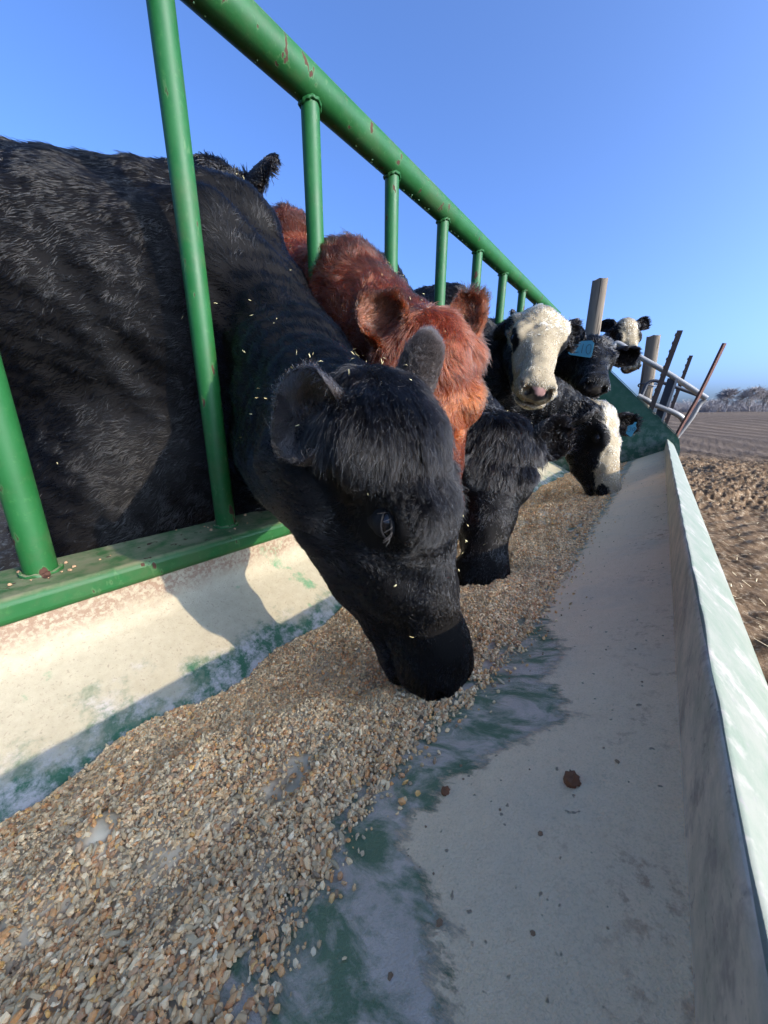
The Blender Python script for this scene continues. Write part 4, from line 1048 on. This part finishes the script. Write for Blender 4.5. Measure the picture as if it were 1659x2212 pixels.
# 7: far white face
cow(S=.97, T=(-.41, 4.28, .885), u=(.304, -.209, -.929), v=(.551, -.757, .351), withers=(-.95, 4.85, .64), hips=(-1.5, 5.4, .64), size=1.0,
    fine=.012, coarse=.04, ears=[dict(side=1, ax=(-.8, -.1, .35), up=(.3, -.8, .1)), dict(side=-1, ax=(.75, .55, .3), up=(.4, -.8, .1), L=.17)],
    colour=col_bald(.085, False, False, 7, cheekw=-.10), density=160000, dref=1.2, length=coat_len(fore=.016), flow=flow_whorl(.2), rad=.00034,
    label="distant cow with a white blaze standing beyond the pipe gate")
# 8: black, behind the first two
cow(S=.90, T=(-1.36, .78, .835), u=(-.55, .72, -.45), v=(-.30, .35, .88), withers=(-1.92, 1.05, .66), hips=(-2.7, 1.3, .66), size=.97, neck=(0, 0, .05),
    fine=.011, coarse=.04, ears=[dict(side=1, ax=(.75, .45, .35), up=(.2, .7, -.5), L=.19, W=.12), dict(side=-1, ax=(-.8, -.3, .3), up=(-.2, .8, -.3))], eyes=(),
    colour=col_plain(BLACK), density=260000, dref=.9, length=coat_len(fore=.05), flow=flow_whorl(.3), rad=.00032,
    label="black cow half hidden behind, only its poll and one ear showing")
# ------------------------------------------------------------------ ear tags with hand-written numbers
def tag(cow_o, outline, strokes, plane, label, zf, back):
    """a soft plastic tag hanging in the ear; outline and strokes as points of an enlarged view, lifted onto an upright plane"""
    pts = [at_y(*zf(*p), plane) for p in outline]; c = np.mean(pts, 0); nrm_ = unit(np.cross(pts[1] - pts[0], pts[2] - pts[0]))
    if nrm_ @ c > 0: nrm_ = -nrm_
    n = len(pts); mb = MB()
    mb.put([p + nrm_ * .001 for p in pts] + [p - nrm_ * .001 for p in pts], [list(range(n)), list(range(n, 2 * n))[::-1]] + [[i, n + i, n + (i + 1) % n, (i + 1) % n] for i in range(n)])
    w_ = np.linalg.norm(pts[0] - pts[1]) * back
    for st in strokes:
        P = smooth_path([at_y(*zf(*p), plane) + nrm_ * .0012 for p in st], 8); mb.tube(P, w_, 6, m=1)
    t = mb.build("ear_tag", [M_TAG, M_INK], cow_o, smooth=False, label=label)
def zA(x, y): return 1061.8 + .22 * x, 597.3 + .22 * y
def zB(x, y): return 1095 + .22 * x, 829.5 + .22 * y
tag(c6, [(770, 640), (985, 628), (1006, 650), (1003, 690), (978, 790), (960, 797), (765, 768), (752, 750)],
    [[(806, 668), (830, 655), (850, 668), (842, 695), (806, 746), (856, 742)], [(905, 660), (893, 705), (884, 752)], [(958, 668), (935, 690), (930, 735), (945, 762), (968, 745), (978, 700), (974, 672), (958, 668)]], 2.16, "blue plastic tag marked 210", zA, .012)
tag(c5, [(1168, 486), (1180, 440), (1186, 412), (1236, 398), (1252, 376), (1274, 372), (1264, 402), (1274, 436), (1222, 516), (1210, 517)],
    [[(1196, 420), (1182, 440), (1186, 466), (1206, 466), (1218, 440), (1214, 420), (1196, 420)], [(1250, 428), (1232, 440), (1236, 456), (1254, 450), (1262, 432), (1250, 426), (1258, 440), (1246, 478)]], 1.93, "blue plastic tag marked 09", zB, .03)

# ------------------------------------------------------------------ chaff caught in the coats
def chaff():
    V, F, nv = [], [], 0
    for ci, cnt in ((1, 60), (2, 36), (3, 36)):
        ro, nr, lc, hw, ie, tg = SURF[ci]; g = np.random.default_rng(40 + ci)
        top = np.clip(nr[:, 2] + .15, 0.02, 1) ** 1.6 * (1 - .55 * hw)
        spot = np.exp(-(((lc[:, 0] - .20) / .06) ** 2 + (lc[:, 2] / .025) ** 2)) * (lc[:, 1] > -.05) * (2.2 if ci == 1 else .8)
        poll = np.exp(-(((lc[:, 0] + .04) / .07) ** 2 + (lc[:, 2] / .06) ** 2)) * .9
        wt = (top * .5 + spot + poll) * (ie < .5) + 1e-6
        for i in g.choice(len(ro), cnt, p=wt / wt.sum()):
            p = ro[i] + nr[i] * g.uniform(.008, .018); dr = unit(tg[i] * .6 + g.normal(size=3) * .8 - nr[i] * .1); sd = unit(np.cross(dr, nr[i]))
            L = g.uniform(.0014, .0042) * (1.5 if g.random() < .12 else 1); w = g.uniform(.0003, .00075); b = nr[i] * L * g.uniform(-.2, .3)
            V += [p - dr * L - sd * w, p - dr * L + sd * w, p + b - sd * w * 1.3, p + b + sd * w * 1.3, p + dr * L - sd * w * .6, p + dr * L + sd * w * .6, p + b + nr[i] * w * .8]
            F += [[nv, nv + 1, nv + 3, nv + 2], [nv + 2, nv + 3, nv + 5, nv + 4], [nv, nv + 2, nv + 6], [nv + 1, nv + 6, nv + 3], [nv + 2, nv + 4, nv + 6], [nv + 3, nv + 6, nv + 5]]; nv += 7
    add("chaff", mesh_from("chaff", V, F, False), plain("pale_straw_chaff", (.62, .53, .27), .6, .3, var=.35, scale=120), kind='stuff',
        label="flecks of pale straw and chaff caught in the cows' coats", category="chaff")
chaff()
